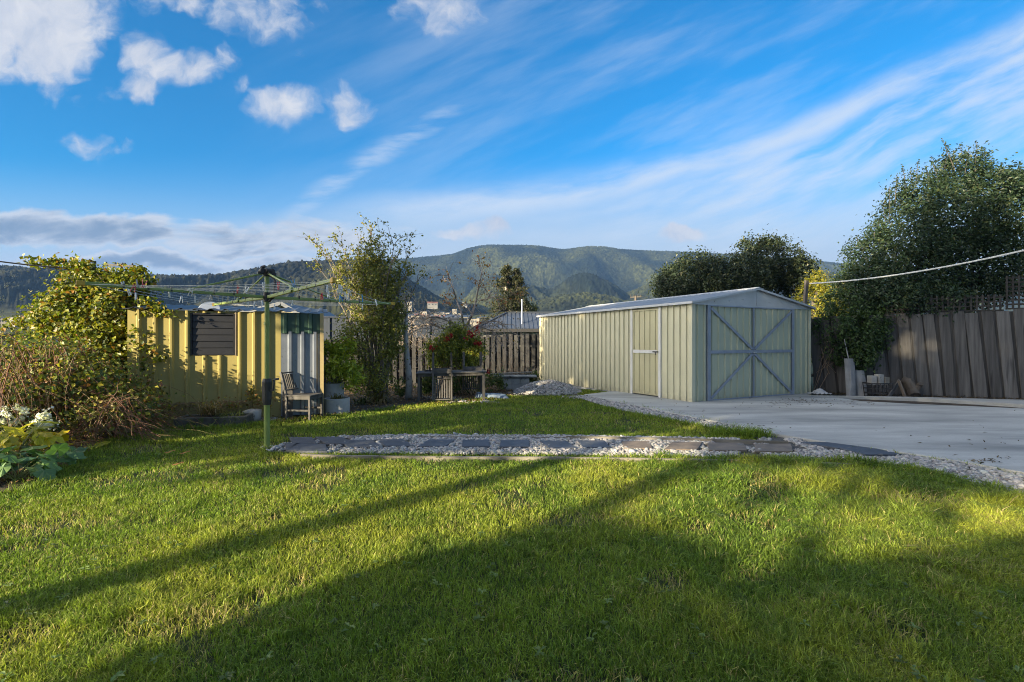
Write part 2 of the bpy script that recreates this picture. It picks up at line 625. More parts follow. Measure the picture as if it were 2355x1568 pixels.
world = bpy.data.worlds.new('World')
scene.world = world
world.use_nodes = True
nt = world.node_tree
bg = nt.nodes['Background']
bg.inputs['Strength'].default_value = .12
sky = nt.nodes.new('ShaderNodeTexSky')
sky.sky_type = 'NISHITA'
sky.sun_disc = False
sky.sun_elevation = SUN_EL
sky.sun_rotation = R(224.5)
sky.air_density = 1.0
sky.dust_density = .3
sky.ozone_density = 3.0
tc = nt.nodes.new('ShaderNodeTexCoord')
sep = nt.nodes.new('ShaderNodeSeparateXYZ')
link(nt, tc.outputs['Generated'], sep.inputs[0])
yy = nmath(nt, 'MAXIMUM', sep.outputs[1], .06)
U = nmath(nt, 'DIVIDE', sep.outputs[0], yy)
V = nmath(nt, 'DIVIDE', sep.outputs[2], yy)
front = nt.nodes.new('ShaderNodeMapRange')
front.inputs['From Min'].default_value = .10
front.inputs['From Max'].default_value = .35
link(nt, sep.outputs[1], front.inputs[0])
front = front.outputs[0]


def comb(nt, x, y, z=0.0):
    n = nt.nodes.new('ShaderNodeCombineXYZ')
    for i, q in enumerate((x, y, z)):
        if isinstance(q, (int, float)):
            n.inputs[i].default_value = q
        else:
            link(nt, q, n.inputs[i])
    return n.outputs[0]


def sstep(x, a, b_):
    n = nt.nodes.new('ShaderNodeMapRange')
    n.interpolation_type = 'SMOOTHSTEP'
    n.inputs['From Min'].default_value = a
    n.inputs['From Max'].default_value = b_
    link(nt, x, n.inputs[0])
    return n.outputs[0]


def vmath(op, a, b_):
    n = nt.nodes.new('ShaderNodeVectorMath')
    n.operation = op
    for i, q in enumerate((a, b_)):
        if isinstance(q, tuple):
            n.inputs[i].default_value = q
        else:
            link(nt, q, n.inputs[i])
    return n.outputs['Value'] if op == 'DOT_PRODUCT' else n.outputs['Vector']


p2 = comb(nt, U, V)
wn = nt.nodes.new('ShaderNodeTexNoise')
wn.inputs['Scale'].default_value = 9
wn.inputs['Detail'].default_value = 5
link(nt, p2, wn.inputs['Vector'])
warp = vmath('MULTIPLY', vmath('SUBTRACT', wn.outputs['Color'], (.5, .5, .5)), (.11, .085, 0))
pw = vmath('ADD', p2, warp)
CUMULUS = [(50, 40, 190, 135, 1.5), (165, 95, 90, 60, 1.1), (10, 140, 95, 58, 1.1), (325, 122, 55, 52, 1), (410, 158, 100, 42, 1), (318, 200, 50, 36, 1),
           (505, 145, 45, 36, .8), (548, 196, 30, 24, .45), (400, 8, 75, 30, .7), (600, 28, 85, 46, .75), (650, 66, 62, 36, .7), (682, 118, 20, 18, .45), (1015, 22, 80, 54, .8),
           (655, 240, 84, 38, 1), (792, 252, 62, 42, 1), (228, 333, 68, 30, .75), (250, 215, 40, 28, .45), (1085, 533, 84, 17, 1.05), (1128, 526, 36, 18, 1.4), (1563, 547, 56, 18, 1.6), (735, 30, 20, 14, .3)]
dens = None
for (px, py, rx, ry, w_) in CUMULUS:
    q = vmath('MULTIPLY', vmath('SUBTRACT', pw, ((px - CX) / F, (CY - py) / F, 0)), (F / rx / 1.35, F / ry / 1.35, 0))
    d_ = nmath(nt, 'MULTIPLY', nmath(nt, 'SUBTRACT', 1.0, vmath('DOT_PRODUCT', q, q)), w_)
    dens = d_ if dens is None else nmath(nt, 'MAXIMUM', dens, d_)
n1 = nnoise(nt, pw, 9, 6, .56)
n2 = nnoise(nt, vmath('ADD', pw, (.016, -.028, 0)), 9, 6, .56)
cum = sstep(nmath(nt, 'ADD', dens, nmath(nt, 'MULTIPLY', nmath(nt, 'SUBTRACT', n1, .5), 3.2)), .10, 1.15)
relief = nmath(nt, 'ADD', .5, nmath(nt, 'MULTIPLY', nmath(nt, 'SUBTRACT', n1, n2), 1.6), clamp=True)

# high cirrus fanning up to the right along a curved line
fc = nt.nodes.new('ShaderNodeFloatCurve')
cv = fc.mapping.curves[0]
CIR = [(300, 545), (700, 494), (1000, 478), (1300, 443), (1500, 405), (1700, 352), (1900, 272), (2100, 185), (2354, 75), (2700, -80)]
pts_ = [(((px - CX) / F + 1.6) / 3.2, (CY - py) / F) for px, py in CIR]
cv.points[0].location = (0, .16)
cv.points[1].location = (1, pts_[-1][1] + .03)
for q in pts_:
    cv.points.new(*q)
fc.mapping.update()
link(nt, nmath(nt, 'DIVIDE', nmath(nt, 'ADD', U, 1.6), 3.2, clamp=True), fc.inputs['Value'])
t = nmath(nt, 'SUBTRACT', V, fc.outputs[0])
wob = nmath(nt, 'MULTIPLY', nmath(nt, 'SUBTRACT', nnoise(nt, p2, 3.5, 4), .5), .05)
t = nmath(nt, 'ADD', t, wob)
fib = nnoise(nt, comb(nt, nmath(nt, 'MULTIPLY', U, 2.6), nmath(nt, 'MULTIPLY', t, 12)), 1.0, 6, .6)
fib2 = nnoise(nt, comb(nt, nmath(nt, 'MULTIPLY', U, 5.0), nmath(nt, 'MULTIPLY', t, 26)), 1.0, 5, .6)
gau = nmath(nt, 'POWER', 2.718, nmath(nt, 'MULTIPLY', nmath(nt, 'POWER', nmath(nt, 'ABSOLUTE', nmath(nt, 'DIVIDE', t, .034)), 2.0), -1.0))
band = nmath(nt, 'MULTIPLY', gau, sstep(fib, .22, .62))
band = nmath(nt, 'MULTIPLY', band, sstep(U, -.50, -.10))
fan = nmath(nt, 'MULTIPLY', sstep(t, .02, -.05), sstep(t, -.42, -.10))
fan = nmath(nt, 'MULTIPLY', fan, sstep(U, -.25, .55))
fan = nmath(nt, 'MULTIPLY', fan, sstep(nmath(nt, 'ADD', nmath(nt, 'MULTIPLY', fib, .6), nmath(nt, 'MULTIPLY', fib2, .4)), .34, .68))
veil = nmath(nt, 'MULTIPLY', sstep(nnoise(nt, comb(nt, nmath(nt, 'ADD', nmath(nt, 'MULTIPLY', U, 1.3), nmath(nt, 'MULTIPLY', V, -1.2)), nmath(nt, 'ADD', nmath(nt, 'MULTIPLY', V, 3.4), nmath(nt, 'MULTIPLY', U, -1.2))), 1.6, 6, .6), .42, .74), .42)
veil = nmath(nt, 'MULTIPLY', veil, sstep(U, -.75, .35))
# second, fainter streak in the middle of the sky
s2 = nmath(nt, 'SUBTRACT', V, nmath(nt, 'ADD', .47, nmath(nt, 'MULTIPLY', nmath(nt, 'ADD', U, .13), .62)))
s2 = nmath(nt, 'ADD', s2, wob)
st2 = nmath(nt, 'POWER', 2.718, nmath(nt, 'MULTIPLY', nmath(nt, 'POWER', nmath(nt, 'ABSOLUTE', nmath(nt, 'DIVIDE', s2, .026)), 2.0), -1.0))
st2 = nmath(nt, 'MULTIPLY', nmath(nt, 'MULTIPLY', st2, nmath(nt, 'MULTIPLY', sstep(U, -.52, -.38), sstep(U, -.02, -.2))), nmath(nt, 'MULTIPLY', sstep(fib2, .3, .7), .6))
cir = nmath(nt, 'MAXIMUM', nmath(nt, 'MULTIPLY', band, .82), nmath(nt, 'MAXIMUM', nmath(nt, 'MULTIPLY', fan, .8), nmath(nt, 'MAXIMUM', veil, st2)), clamp=True)
# brightening towards the hills
low = nmath(nt, 'ADD', nmath(nt, 'MULTIPLY', sstep(V, .40, .13), .70), nmath(nt, 'MULTIPLY', nmath(nt, 'MULTIPLY', sstep(t, .03, -.03), sstep(V, .50, .20)), .34), clamp=True)

# grey layers low on the left
ln = nnoise(nt, comb(nt, nmath(nt, 'MULTIPLY', U, 5.5), nmath(nt, 'MULTIPLY', V, 19)), 1.0, 7, .6, .5)
ln2 = nnoise(nt, comb(nt, nmath(nt, 'MULTIPLY', U, 5.5), nmath(nt, 'ADD', nmath(nt, 'MULTIPLY', V, 19), .45)), 1.0, 7, .6, .5)
dl = None
for (px, py, rx, ry, w_) in [(120, 528, 330, 46, 1.1), (330, 548, 120, 26, .9), (520, 548, 260, 42, .62), (560, 575, 150, 16, .8), (300, 612, 420, 26, .95), (620, 612, 240, 26, .8), (30, 556, 90, 20, .8), (700, 540, 260, 44, .5)]:
    q = vmath('MULTIPLY', vmath('SUBTRACT', pw, ((px - CX) / F, (CY - py) / F, 0)), (F / rx, F / ry, 0))
    d_ = nmath(nt, 'MULTIPLY', nmath(nt, 'SUBTRACT', 1.0, vmath('DOT_PRODUCT', q, q)), w_)
    dl = d_ if dl is None else nmath(nt, 'MAXIMUM', dl, d_)
lay2 = sstep(nmath(nt, 'ADD', dl, nmath(nt, 'MULTIPLY', nmath(nt, 'SUBTRACT', ln, .5), 2.2)), -.12, .55)
lsh = sstep(nmath(nt, 'ADD', nmath(nt, 'MULTIPLY', dl, .8), nmath(nt, 'MULTIPLY', nmath(nt, 'SUBTRACT', ln2, .5), 2.4)), .1, .95)

hs = nt.nodes.new('ShaderNodeHueSaturation')
hs.inputs['Saturation'].default_value = 1.52
hs.inputs['Value'].default_value = .51
link(nt, sky.outputs[0], hs.inputs['Color'])
KC = 2.12


def k3(r_, g_, b_):
    return (r_ * KC, g_ * KC, b_ * KC)


c = nmix(nt, low, hs.outputs[0], k3(.54, .65, .79))
c = nmix(nt, nmath(nt, 'MULTIPLY', cir, front), c, k3(.74, .82, .93))
lc = nmix(nt, lsh, k3(.74, .755, .79), k3(.22, .28, .385))
c = nmix(nt, nmath(nt, 'MULTIPLY', nmath(nt, 'MULTIPLY', lay2, front), .92), c, lc)
core = sstep(dens, .1, .9)
cc_ = nmix(nt, relief, k3(.44, .52, .68), k3(.92, .90, .89))
c = nmix(nt, nmath(nt, 'MULTIPLY', cum, nmath(nt, 'MULTIPLY', front, .96)), c, cc_)
# added fill: bright patch in the unseen sky behind the camera, lifting shade
rear = sstep(vmath('DOT_PRODUCT', tc.outputs['Generated'], (-.97, -.22, .12)), .58, .985)
back = nmath(nt, 'MULTIPLY', sstep(sep.outputs[1], .05, -.35), .03)
rn = nnoise(nt, tc.outputs['Generated'], 3.0, 5, .6)
c = nmix(nt, nmath(nt, 'MULTIPLY', back, sstep(rn, .35, .62)), c, k3(.95, .98, 1.02))
c = nmix(nt, nmath(nt, 'MULTIPLY', sstep(V, .74, 1.5), .85), c, k3(.34, .43, .60))  # added veil over the unseen upper sky, for more fill light
c = nmix(nt, nmath(nt, 'MULTIPLY', rear, sstep(rn, .15, .5)), c, k3(5.6, 5.2, 4.6))
link(nt, c, bg.inputs['Color'])

scene.view_settings.view_transform = 'Standard'
scene.view_settings.look = 'None'
scene.view_settings.gamma = 1
scene.view_settings.exposure = 1.98
scene.cycles.max_bounces = 6
scene.cycles.diffuse_bounces = 3
scene.cycles.glossy_bounces = 2
scene.cycles.transmission_bounces = 4
scene.cycles.volume_bounces = 0
scene.cycles.use_denoising = True
scene.cycles.use_adaptive_sampling = False
scene.cycles.denoising_prefilter = 'NONE'
scene.cycles.sample_clamp_indirect = 6
scene.cycles.filter_width = 1.0
scene.render.filter_size = 1.0
scene.cycles.caustics_reflective = False
scene.cycles.caustics_refractive = False

# ------------------------------------------------------------------ ground sheets
g = MB()
g.add([(-2600, -2600, -.03), (2600, -2600, -.03), (2600, 2600, -.03), (-2600, 2600, -.03)], [(0, 1, 2, 3)])
tag(g.build('ground', MAT['lawn_soil']), kind='structure')

hz = MB()
hz.obox((-2650, -2650, -1.2), (5300, 0, 0), (0, 5300, 0), (0, 0, 340))
tag(hz.build('haze', MAT['haze']), kind='stuff')

# hills: woodland slopes round a valley suburb
us = np.arange(-1.32, 1.32, .00185)
ys = np.concatenate([np.geomspace(90, 420, 60), np.linspace(424, 660, 110), np.linspace(663, 1000, 95), np.linspace(1004, 1620, 190), np.linspace(1640, 2300, 14)])
UU, YY = np.meshgrid(us, ys)
XX = UU * YY


def prof(pts, u):
    a = np.array(pts)
    return np.interp(u, (a[:, 0] - CX) / F, (CY - a[:, 1]) / F)


L1 = [(-400, 612), (0, 618), (100, 624), (170, 630), (250, 634), (330, 638), (440, 642), (500, 640), (560, 633), (640, 621), (700, 615), (750, 610), (830, 606), (880, 612), (930, 640), (1000, 684), (1060, 712), (1150, 740), (1400, 770), (3000, 770)]
L2 = [(-400, 700), (500, 660), (750, 613), (850, 605), (930, 600), (1000, 594), (1040, 590), (1075, 577), (1100, 571), (1130, 568.5), (1190, 569), (1240, 571), (1290, 579), (1320, 576), (1350, 572), (1390, 573), (1430, 579), (1500, 582), (1560, 584), (1620, 586), (1700, 592), (1850, 602), (1940, 611), (2354, 640), (2800, 650)]
L3 = [(-400, 800), (900, 800), (1040, 720), (1090, 668), (1140, 640), (1180, 650), (1240, 672), (1270, 676), (1300, 655), (1330, 638), (1360, 634), (1400, 650), (1440, 676), (1480, 662), (1530, 640), (1600, 636), (1700, 660), (1800, 650), (1900, 630), (2000, 650), (2354, 660), (2800, 690)]
L4 = [(-400, 800), (1120, 800), (1180, 715), (1230, 696), (1290, 682), (1350, 676), (1400, 682), (1440, 696), (1500, 690), (1600, 700), (1800, 700), (2354, 720), (2800, 740)]


def bump(y, yc, wf, wb):
    t_ = np.where(y < yc, (yc - y) / wf, (y - yc) / wb)
    return np.clip(1 - t_, 0, 1)


def ease(t_):
    return t_ * t_ * (3 - 2 * t_)


rid = lambda x, y, s_, sd: 1 - np.abs(2 * fbm(x / s_, y / s_, 4, sd) - 1)
wx_ = 70 * (fbm(XX / 160, YY / 240, 3, 91) - .5)
wy_ = 120 * (fbm(XX / 160 + 9, YY / 240, 3, 92) - .5)
z1 = prof(L1, UU) * 600 * ease(bump(YY + 50 * (fbm(XX / 120, YY / 300, 3, 31) - .5), 600, 330, 300)) ** .9
z1 += (rid(XX + wx_, (YY + wy_) * .45, 95, 5) - .7) * 40 * bump(YY, 450, 150, 120)
yc3 = 900 + 60 * (fbm(UU * 6, UU * 0, 2, 8) - .5)
z3 = prof(L3, UU) * 900 * ease(bump(YY, yc3, 300, 260)) ** .85
z3 += (rid(XX + YY * .2 + wx_, (YY + wy_) * .4, 120, 15) - .7) * 40 * bump(YY, 780, 150, 110)
z4 = prof(L4, UU) * 640 * ease(bump(YY, 640, 220, 200)) ** .85
z2 = prof(L2, UU) * 1500 * ease(bump(YY, 1500, 620, 500)) ** .8
z2 += (rid(XX - YY * .10 + wx_, (YY + wy_) * .34, 150, 25) - .70) * 105 * bump(YY, 1090, 260, 300)
town_rise = np.clip((YY - 120) / 380, 0, 1) ** 1.3 * 500 * .075 * (.8 + .35 * np.clip(-UU + .2, -1, 1)) - 1.5
ZZ = np.maximum.reduce([z1, z2, z3, z4, town_rise, np.full_like(z1, -1.5)])
which = np.argmax(np.stack([z1, z2, z3, z4, town_rise]), 0)
wood = np.clip((ZZ - town_rise - 2) / 6, 0, 1)
tree_n = vnoise(XX / 2.6, YY / 4.0, 77) * .6 + vnoise(XX / 1.3, YY / 2.5, 78) * .4
# canopy roughness: tree-sized humps, taller on the near hill
ZZ = ZZ + wood * (tree_n ** 1.6) * np.where(which == 0, 5.6, 4.2 + YY * .0022)
big = fbm(XX / 70, YY / 120, 4, 51)
var = fbm(XX / 12, YY / 18, 3, 61)
cA = np.array([.008, .012, .008])
cB = np.array([.042, .047, .017])
cD = np.array([.018, .017, .010])
HC = cA + (cB - cA) * np.clip((big - .35) * 2.6, 0, 1)[..., None]
HC = np.where((which == 0)[..., None], HC * .55 + cD * .45, HC)
HC = HC * (.25 + 1.5 * tree_n[..., None] ** 1.3) * (.55 + .9 * var[..., None])
grassy = np.array([.05, .055, .022])
HC = np.where((which == 4)[..., None], grassy * (.5 + var[..., None]), HC)
ny, nx = UU.shape
ii = (np.arange(ny - 1)[:, None] * nx + np.arange(nx - 1)[None, :]).ravel()
hills = np_mesh('hills', np.stack([XX.ravel(), YY.ravel(), ZZ.ravel()], 1), [np.stack([ii, ii + 1, ii + nx + 1, ii + nx], 1)], MAT['hills'], None, HC.reshape(-1, 3), smooth=True)
tag(hills, kind='structure')


def terrain(px, y):
    u = (px - CX) / F
    i = int(np.clip(np.searchsorted(ys, y), 0, ny - 1))
    j = int(np.clip(np.searchsorted(us, u), 0, nx - 1))
    return float(ZZ[i, j])


# ------------------------------------------------------------------ plan of the yard
C0 = G(1590.8, 929.2)
E1 = Vector((.894, .448, 0)).normalized()
E2 = Vector((-.448, .894, 0)).normalized()
SW, SL, SH, SR = 3.90, 6.22, 2.105, .36

drive_edge = [G(1343, 911), G(1420, 928), G(1500, 945), G(1600, 966), G(1700, 986), G(1760, 1001), G(1900, 1024), G(2060, 1046), G(2200, 1068), G(2354, 1096), G(2700, 1165)]
dv = [(p.x, p.y) for p in drive_edge] + [(13.0, 4.0), (13.0, 8.35)] + [(p.x, p.y) for p in (G(2354, 944.5), G(2110, 934), G(1980, 927))] + \
     [tuple((C0 + E1 * 3.95 + E2 * .25)[:2]), tuple((C0 + E1 * 3.95 + E2 * 2.1)[:2]), tuple((C0 + E2 * 2.1 + E1 * .1)[:2]), tuple(G(1421, 902)[:2])]
mb = MB().prism(dv, -.08, .045)
tag(bevel(mb.build('driveway', MAT['driveway']), .008), kind='structure')

# concrete kerb along the right fence, dirt gutter between it and the drive
kerb_front = [G(1990, 918), G(2110, 922.5), G(2230, 929), G(2354, 937.5)]
kerb_back = [G(1858, 915.5), G(2100, 919.5), G(2354, 926.5)]
kb = [(p.x, p.y) for p in kerb_front] + [(14, kerb_front[-1].y - .9), (14, kerb_back[-1].y - .85)] + [(p.x, p.y) for p in kerb_back[::-1]]
tag(bevel(MB().prism(kb, -.05, .07).build('kerb', MAT['driveway']), .012), kind='structure')

soil_back = [G(640, 967), G(740, 958), G(800, 953), (-2.3, 9.5), tuple(G(1030, 922)[:2]), tuple(G(1180, 911)[:2]), tuple(G(1335, 911)[:2]), (1.5, 14), (1.2, 17), (-9, 17), (-10.5, 6), tuple(G(-160, 1150)[:2]), tuple(G(60, 1125)[:2]), tuple(G(160, 1070)[:2]), tuple(G(240, 1012)[:2]), tuple(G(330, 985)[:2]), tuple(G(500, 983)[:2])]
soil_back = [(p[0], p[1]) for p in soil_back]
sb = MB()
sb.add([(x, y, .004) for x, y in soil_back], [tuple(range(len(soil_back)))])
sr = [(6.9, 11.0), (9, 9.2), (14, 7.6), (14, 14), (7, 16)]
sb.add([(x, y, -.004) for x, y in sr], [(0, 1, 2, 3)])
tag(sb.build('soil_bed', MAT['soil']), kind='structure')

dark = [tuple(G(x, y, .008)[:2]) for x, y in ((742, 953), (800, 951), (870, 941), (960, 928), (1000, 921), (960, 914), (880, 914), (800, 922))]
tag(MB().add([(x, y, .008) for x, y in dark], [tuple(range(len(dark)))]).build('dirt_patch', MAT['mat_dark']), kind='structure')

path_poly = [tuple(G(x, y)[:2]) for x, y in ((612, 1040), (640, 1026), (690, 1012), (800, 1005), (960, 1002), (1300, 1004), (1600, 1009), (1760, 1013), (1830, 1018), (1940, 1030), (2062, 1047),
                                             (2130, 1068), (2080, 1076), (1960, 1062), (1700, 1055), (1300, 1048.5), (870, 1046), (700, 1043))]
strip_a = [tuple(G(x, y)[:2]) for x, y in ((1322, 912), (1343, 911), (1420, 928), (1500, 945), (1600, 966), (1700, 986), (1760, 1001), (1900, 1024), (1940, 1030), (1830, 1020), (1760, 1014), (1700, 1000), (1650, 988), (1540, 966), (1430, 946), (1360, 926))]
strip_b = [tuple(G(x, y)[:2]) for x, y in ((2062, 1047), (2200, 1069), (2354, 1097), (2700, 1168), (2700, 1230), (2354, 1144), (2180, 1099), (2080, 1073))]
pb = MB()
for poly in (path_poly, strip_a, strip_b):
    pb.add([(x, y, .010) for x, y in poly], [tuple(range(len(poly)))])
tag(pb.build('gravel_bed', MAT['pebble_bed']), kind='structure')

# ------------------------------------------------------------------ pebbles
ico = bpy.data.meshes.new('tmp')
import bmesh
bm_ = bmesh.new()
bmesh.ops.create_icosphere(bm_, subdivisions=2, radius=1)
bm_.verts.ensure_lookup_table()
ICO2 = (np.array([v_.co[:] for v_ in bm_.verts]), np.array([[q.index for q in f.verts] for f in bm_.faces]))
bm_.free()
bm_ = bmesh.new()
bmesh.ops.create_icosphere(bm_, subdivisions=1, radius=1)
bm_.verts.ensure_lookup_table()
ICO1 = (np.array([v_.co[:] for v_ in bm_.verts]), np.array([[q.index for q in f.verts] for f in bm_.faces]))
bm_.free()
bpy.data.meshes.remove(ico)


def pebbles(name, pts, size, seed, tone=(.55, 1.05), ico=ICO2):
    r = np.random.default_rng(seed)
    V0, F0 = ico
    n, k = len(pts), len(V0)
    sc = r.uniform(.55, 1.25, (n, 1, 3)) * np.array([1, 1, .62]) * (size * np.exp(r.normal(0, .3, n)))[:, None, None]
    lump = 1 + .22 * np.sin(V0[None, :, :] @ r.normal(size=(n, 3, 3)) * 2.4 + r.uniform(0, 6, (n, 1, 3))).mean(2, keepdims=True)
    A = V0[None] * lump * sc
    a, t_ = r.uniform(0, 6.28, n), r.normal(0, .35, n)
    ca, sa, ct, st_ = np.cos(a), np.sin(a), np.cos(t_), np.sin(t_)
    x, y, z = A[..., 0], A[..., 1], A[..., 2]
    y, z = y * ct[:, None] - z * st_[:, None], y * st_[:, None] + z * ct[:, None]
    x, y = x * ca[:, None] - y * sa[:, None], x * sa[:, None] + y * ca[:, None]
    A = np.stack([x, y, z], 2) + np.asarray(pts)[:, None, :]
    Fc = (F0[None] + (np.arange(n) * k)[:, None, None]).reshape(-1, 3)
    tn = r.uniform(*tone, (n, 1)) * np.where(r.uniform(size=(n, 1)) < .13, .55, 1)
    cols = np.clip(tn * np.array([1.0, .985, .96]) * r.uniform(.96, 1.04, (n, 3)), 0, 1.1)
    return np_mesh(name, A.reshape(-1, 3), [Fc], MAT['pebble'], None, np.repeat(cols, k, 0), smooth=True)


def scatter(poly, dens_, r):
    a = np.array(poly)
    lo_, hi_ = a.min(0), a.max(0)
    n = int((hi_[0] - lo_[0]) * (hi_[1] - lo_[1]) * dens_)
    q = r.uniform(lo_, hi_, (n, 2))
    return q[inside(poly, q[:, 0], q[:, 1])]


STONES = []                                  # (px, py, width px) of each paver in the path
for (zx, zy, zw) in ((372, 402, 70), (430, 366, 130), (478, 407, 170), (602, 364, 150), (748, 380, 180), (938, 375, 160), (1175, 378, 150), (1390, 380, 150), (1605, 383, 160), (1842, 386, 150), (2043, 384, 150)):
    STONES.append(((900 + zx / 1.3853) / 1.74, (1500 + zy / 1.3853) / 1.74, zw / 1.3853 / 1.74))
for (zx, zy, zw) in ((325, 367, 145), (572, 375, 165), (795, 379, 195), (1040, 385, 195), (1362, 372, 290), (1542, 403, 300)):
    STONES.append(((2300 + zx / 1.3113) / 1.74, (1500 + zy / 1.3113) / 1.74, zw * (.62 if zw > 250 else 1) / 1.3113 / 1.74))

rp = np.random.default_rng(5)
pp = []
for poly, dn in ((path_poly, 2300), (strip_b, 2300), (strip_a, 2000)):
    q = scatter(poly, dn, rp)
    pp.append(q)
pp = np.concatenate(pp)
pp = pp[fbm(pp[:, 0] * 1.3, pp[:, 1] * 1.3, 3, 4) > .27]
thin = (pp[:, 0] < -2.0) & (rp.uniform(size=len(pp)) < .45)
pp = pp[~thin]
P3 = np.column_stack([pp, .012 + rp.uniform(0, .013, len(pp))])
sz = .0175
# keep the paver faces mostly clear
keep = np.ones(len(P3), dtype=bool)
stone_c = [G(px, py, .03) for px, py, w_ in STONES]
for (px, py, w_), sc_ in zip(STONES, stone_c):
    hw = w_ / F * sc_.y / 2
    ins = (np.abs(P3[:, 0] - sc_.x) < hw * .92) & (np.abs(P3[:, 1] - sc_.y) < .20)
    keep &= ~(ins & (rp.uniform(size=len(P3)) < .96))
tag(pebbles('gravel', P3[keep], sz, 6), kind='stuff')

# heap of white stones beside the big shed
pc = P(1258, 900, 12.35)
n = 3600
a_, r_ = rp.uniform(0, 6.283, n), np.sqrt(rp.uniform(0, 1, n))
hx, hy = pc.x + np.cos(a_) * r_ * .86, pc.y + np.sin(a_) * r_ * .85
hh = .30 * np.clip(1 - r_ ** 1.5, 0, 1) * (.8 + .4 * fbm(hx * 2.5, hy * 2.5, 3, 9))
mb = MB()
ring = [(pc.x + math.cos(k * .2618) * .84, pc.y + math.sin(k * .2618) * .83, .006) for k in range(24)]
ring2 = [(pc.x + math.cos(k * .2618) * .42, pc.y + math.sin(k * .2618) * .42, .17) for k in range(24)]
vs_ = ring + ring2 + [(pc.x, pc.y, .25)]
fs_ = [(k, (k + 1) % 24, 24 + (k + 1) % 24, 24 + k) for k in range(24)] + [(24 + k, 24 + (k + 1) % 24, 48) for k in range(24)]
hp = pebbles('gravel_heap', np.column_stack([hx, hy, hh + .012]), .027, 8, ico=ICO1)
tag(hp, kind='stuff')
core_ = mb.add(vs_, fs_).build('gravel_heap_core', MAT['pebble_bed'], hp)
# small spills of white stone under the table and by the silver door
spill = []
for (px, py, rx, ry, k) in ((1030, 917, 32, 4, 150), (1040, 923, 40, 3.5, 170), (610, 965, 26, 4, 150), (1115, 925, 35, 3, 70), (1180, 905, 22, 5, 50), (985, 916, 20, 3, 60), (1320, 914, 30, 4, 90)):
    for i in range(k):
        q = G(px + rp.normal(0, rx * .5), py + rp.normal(0, ry * .5))
        spill.append((q.x, q.y, .015))
tag(pebbles('gravel', np.array(spill), .020, 10, ico=ICO1), kind='stuff')

# ------------------------------------------------------------------ stepping stones and edging boards
for i, ((px, py, w_), sc_) in enumerate(zip(STONES, stone_c)):
    hw = w_ / F * sc_.y / 2
    rs = random.Random(40 + i)
    dep = .20 if i < 15 else .17
    ske = rs.uniform(-.05, .05) + (-.10 if i in (0, 1, 2, 3, 4, 5) else 0) + (.06 if 11 <= i <= 14 else 0)
    poly = [(sc_.x - hw - ske, sc_.y - dep), (sc_.x + hw * .3, sc_.y - dep * rs.uniform(.98, 1.06)), (sc_.x + hw - ske, sc_.y - dep), (sc_.x + hw * rs.uniform(.98, 1.05), sc_.y),
            (sc_.x + hw + ske, sc_.y + dep), (sc_.x - hw * .2, sc_.y + dep * rs.uniform(.95, 1.04)), (sc_.x - hw + ske, sc_.y + dep)]
    if i >= 15:
        poly = [(p[0] + (p[1] - sc_.y) * -.5, p[1]) for p in poly]
    brown = 11 <= i <= 14  # four pavers coloured as if lit by the sun patch
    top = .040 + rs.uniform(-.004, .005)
    st = bevel(MB().prism(poly, .012, top).build('stepping_stone', MAT['sunlit_slate' if brown else 'slate']), .006)
    if brown:
        lab = 'slate paver toned brown by painted sunlight, %s of four such from the left' % ORD[i - 11]
    elif i >= 15:
        lab = 'large dark slate paver where gravel path meets concrete, the %s one' % ('farther' if i == 15 else 'nearer')
    else:
        lab = 'dark slate paver in the white gravel path, %s from the clothes hoist' % ORD[i]
    tag(st, lab, 'paver', 'stepping stones of the gravel path')

EDGES = [([(690, 1041.5), (780, 1044.5), (870, 1045.5)], 'pale timber edging at the left end of the path, lawn side'),
         ([(872, 1045.8), (1080, 1047.3), (1300, 1048.3)], 'long timber edging between sunlit lawn and path, left of the middle'),
         ([(1302, 1048.5), (1500, 1051.3), (1700, 1054.8)], 'long timber edging between lawn and path, right of the middle'),
         ([(1840, 1060.5), (1960, 1063)], 'short dark timber edging at the right end of the path, lawn side'),
         ([(955, 1001), (1130, 1001.5), (1300, 1003.2)], 'thin pale edging along the far side of the path, left part'),
         ([(1302, 1003.5), (1560, 1008), (1812, 1016)], 'thick timber edging board along the far side of the path, right part')]
for k, (pl, lab) in enumerate(EDGES):
    mb = MB()
    q = [G(x, y, .05) for x, y in pl]
    hgt = .055 if k == 5 else .036
    for a, b_ in zip(q[:-1], q[1:]):
        mb.obox((a.x, a.y, -.02), (b_.x - a.x, b_.y - a.y, 0), (0, .032, 0), (0, 0, hgt + .02))
    tag(mb.build('edging_board', MAT['edge_wood']), lab, 'edging board', 'timber edging boards of the path')

#==PART3==
# ------------------------------------------------------------------ big cream shed
Z = Vector((0, 0, 1))
shed = thing('shed', 'long cream ribbed steel garage shed with low gable roof and double doors', 'shed', C0)
N1, N2 = -E1, -E2                              # outward: long wall, door end
bevel(MB().prism([tuple((C0 + E1 * a + E2 * b_)[:2]) for a, b_ in ((-.07, .04), (SW + .05, .04), (SW + .05, SL + .06), (-.07, SL + .06))], -.1, .026).build('base_slab', MAT['concrete'], shed), .01)
mb = MB()
mb.ribbed(C0 + E2 * .03, E2, N1, .83, .03, SH - .01, pitch=.178, first=.10, rib=.022, depth=.030, cham=.007)
mb.ribbed(C0 + E2 * 1.86, E2, N1, SL - 1.89, .03, SH - .01, pitch=.178, first=.08, rib=.022, depth=.030, cham=.007)
mb.obox(C0 + E2 * .86 + Z * 2.05, E2 * 1.0, E1 * .02, Z * .05)
mb.build('side_wall', MAT['cream'], shed)
MB().ribbed(C0 + E1 * .03, E1, N2, .375, .03, 2.08, pitch=.19, first=.10, rib=.03, depth=.028).build('end_wall', MAT['shaded_cream'], shed)
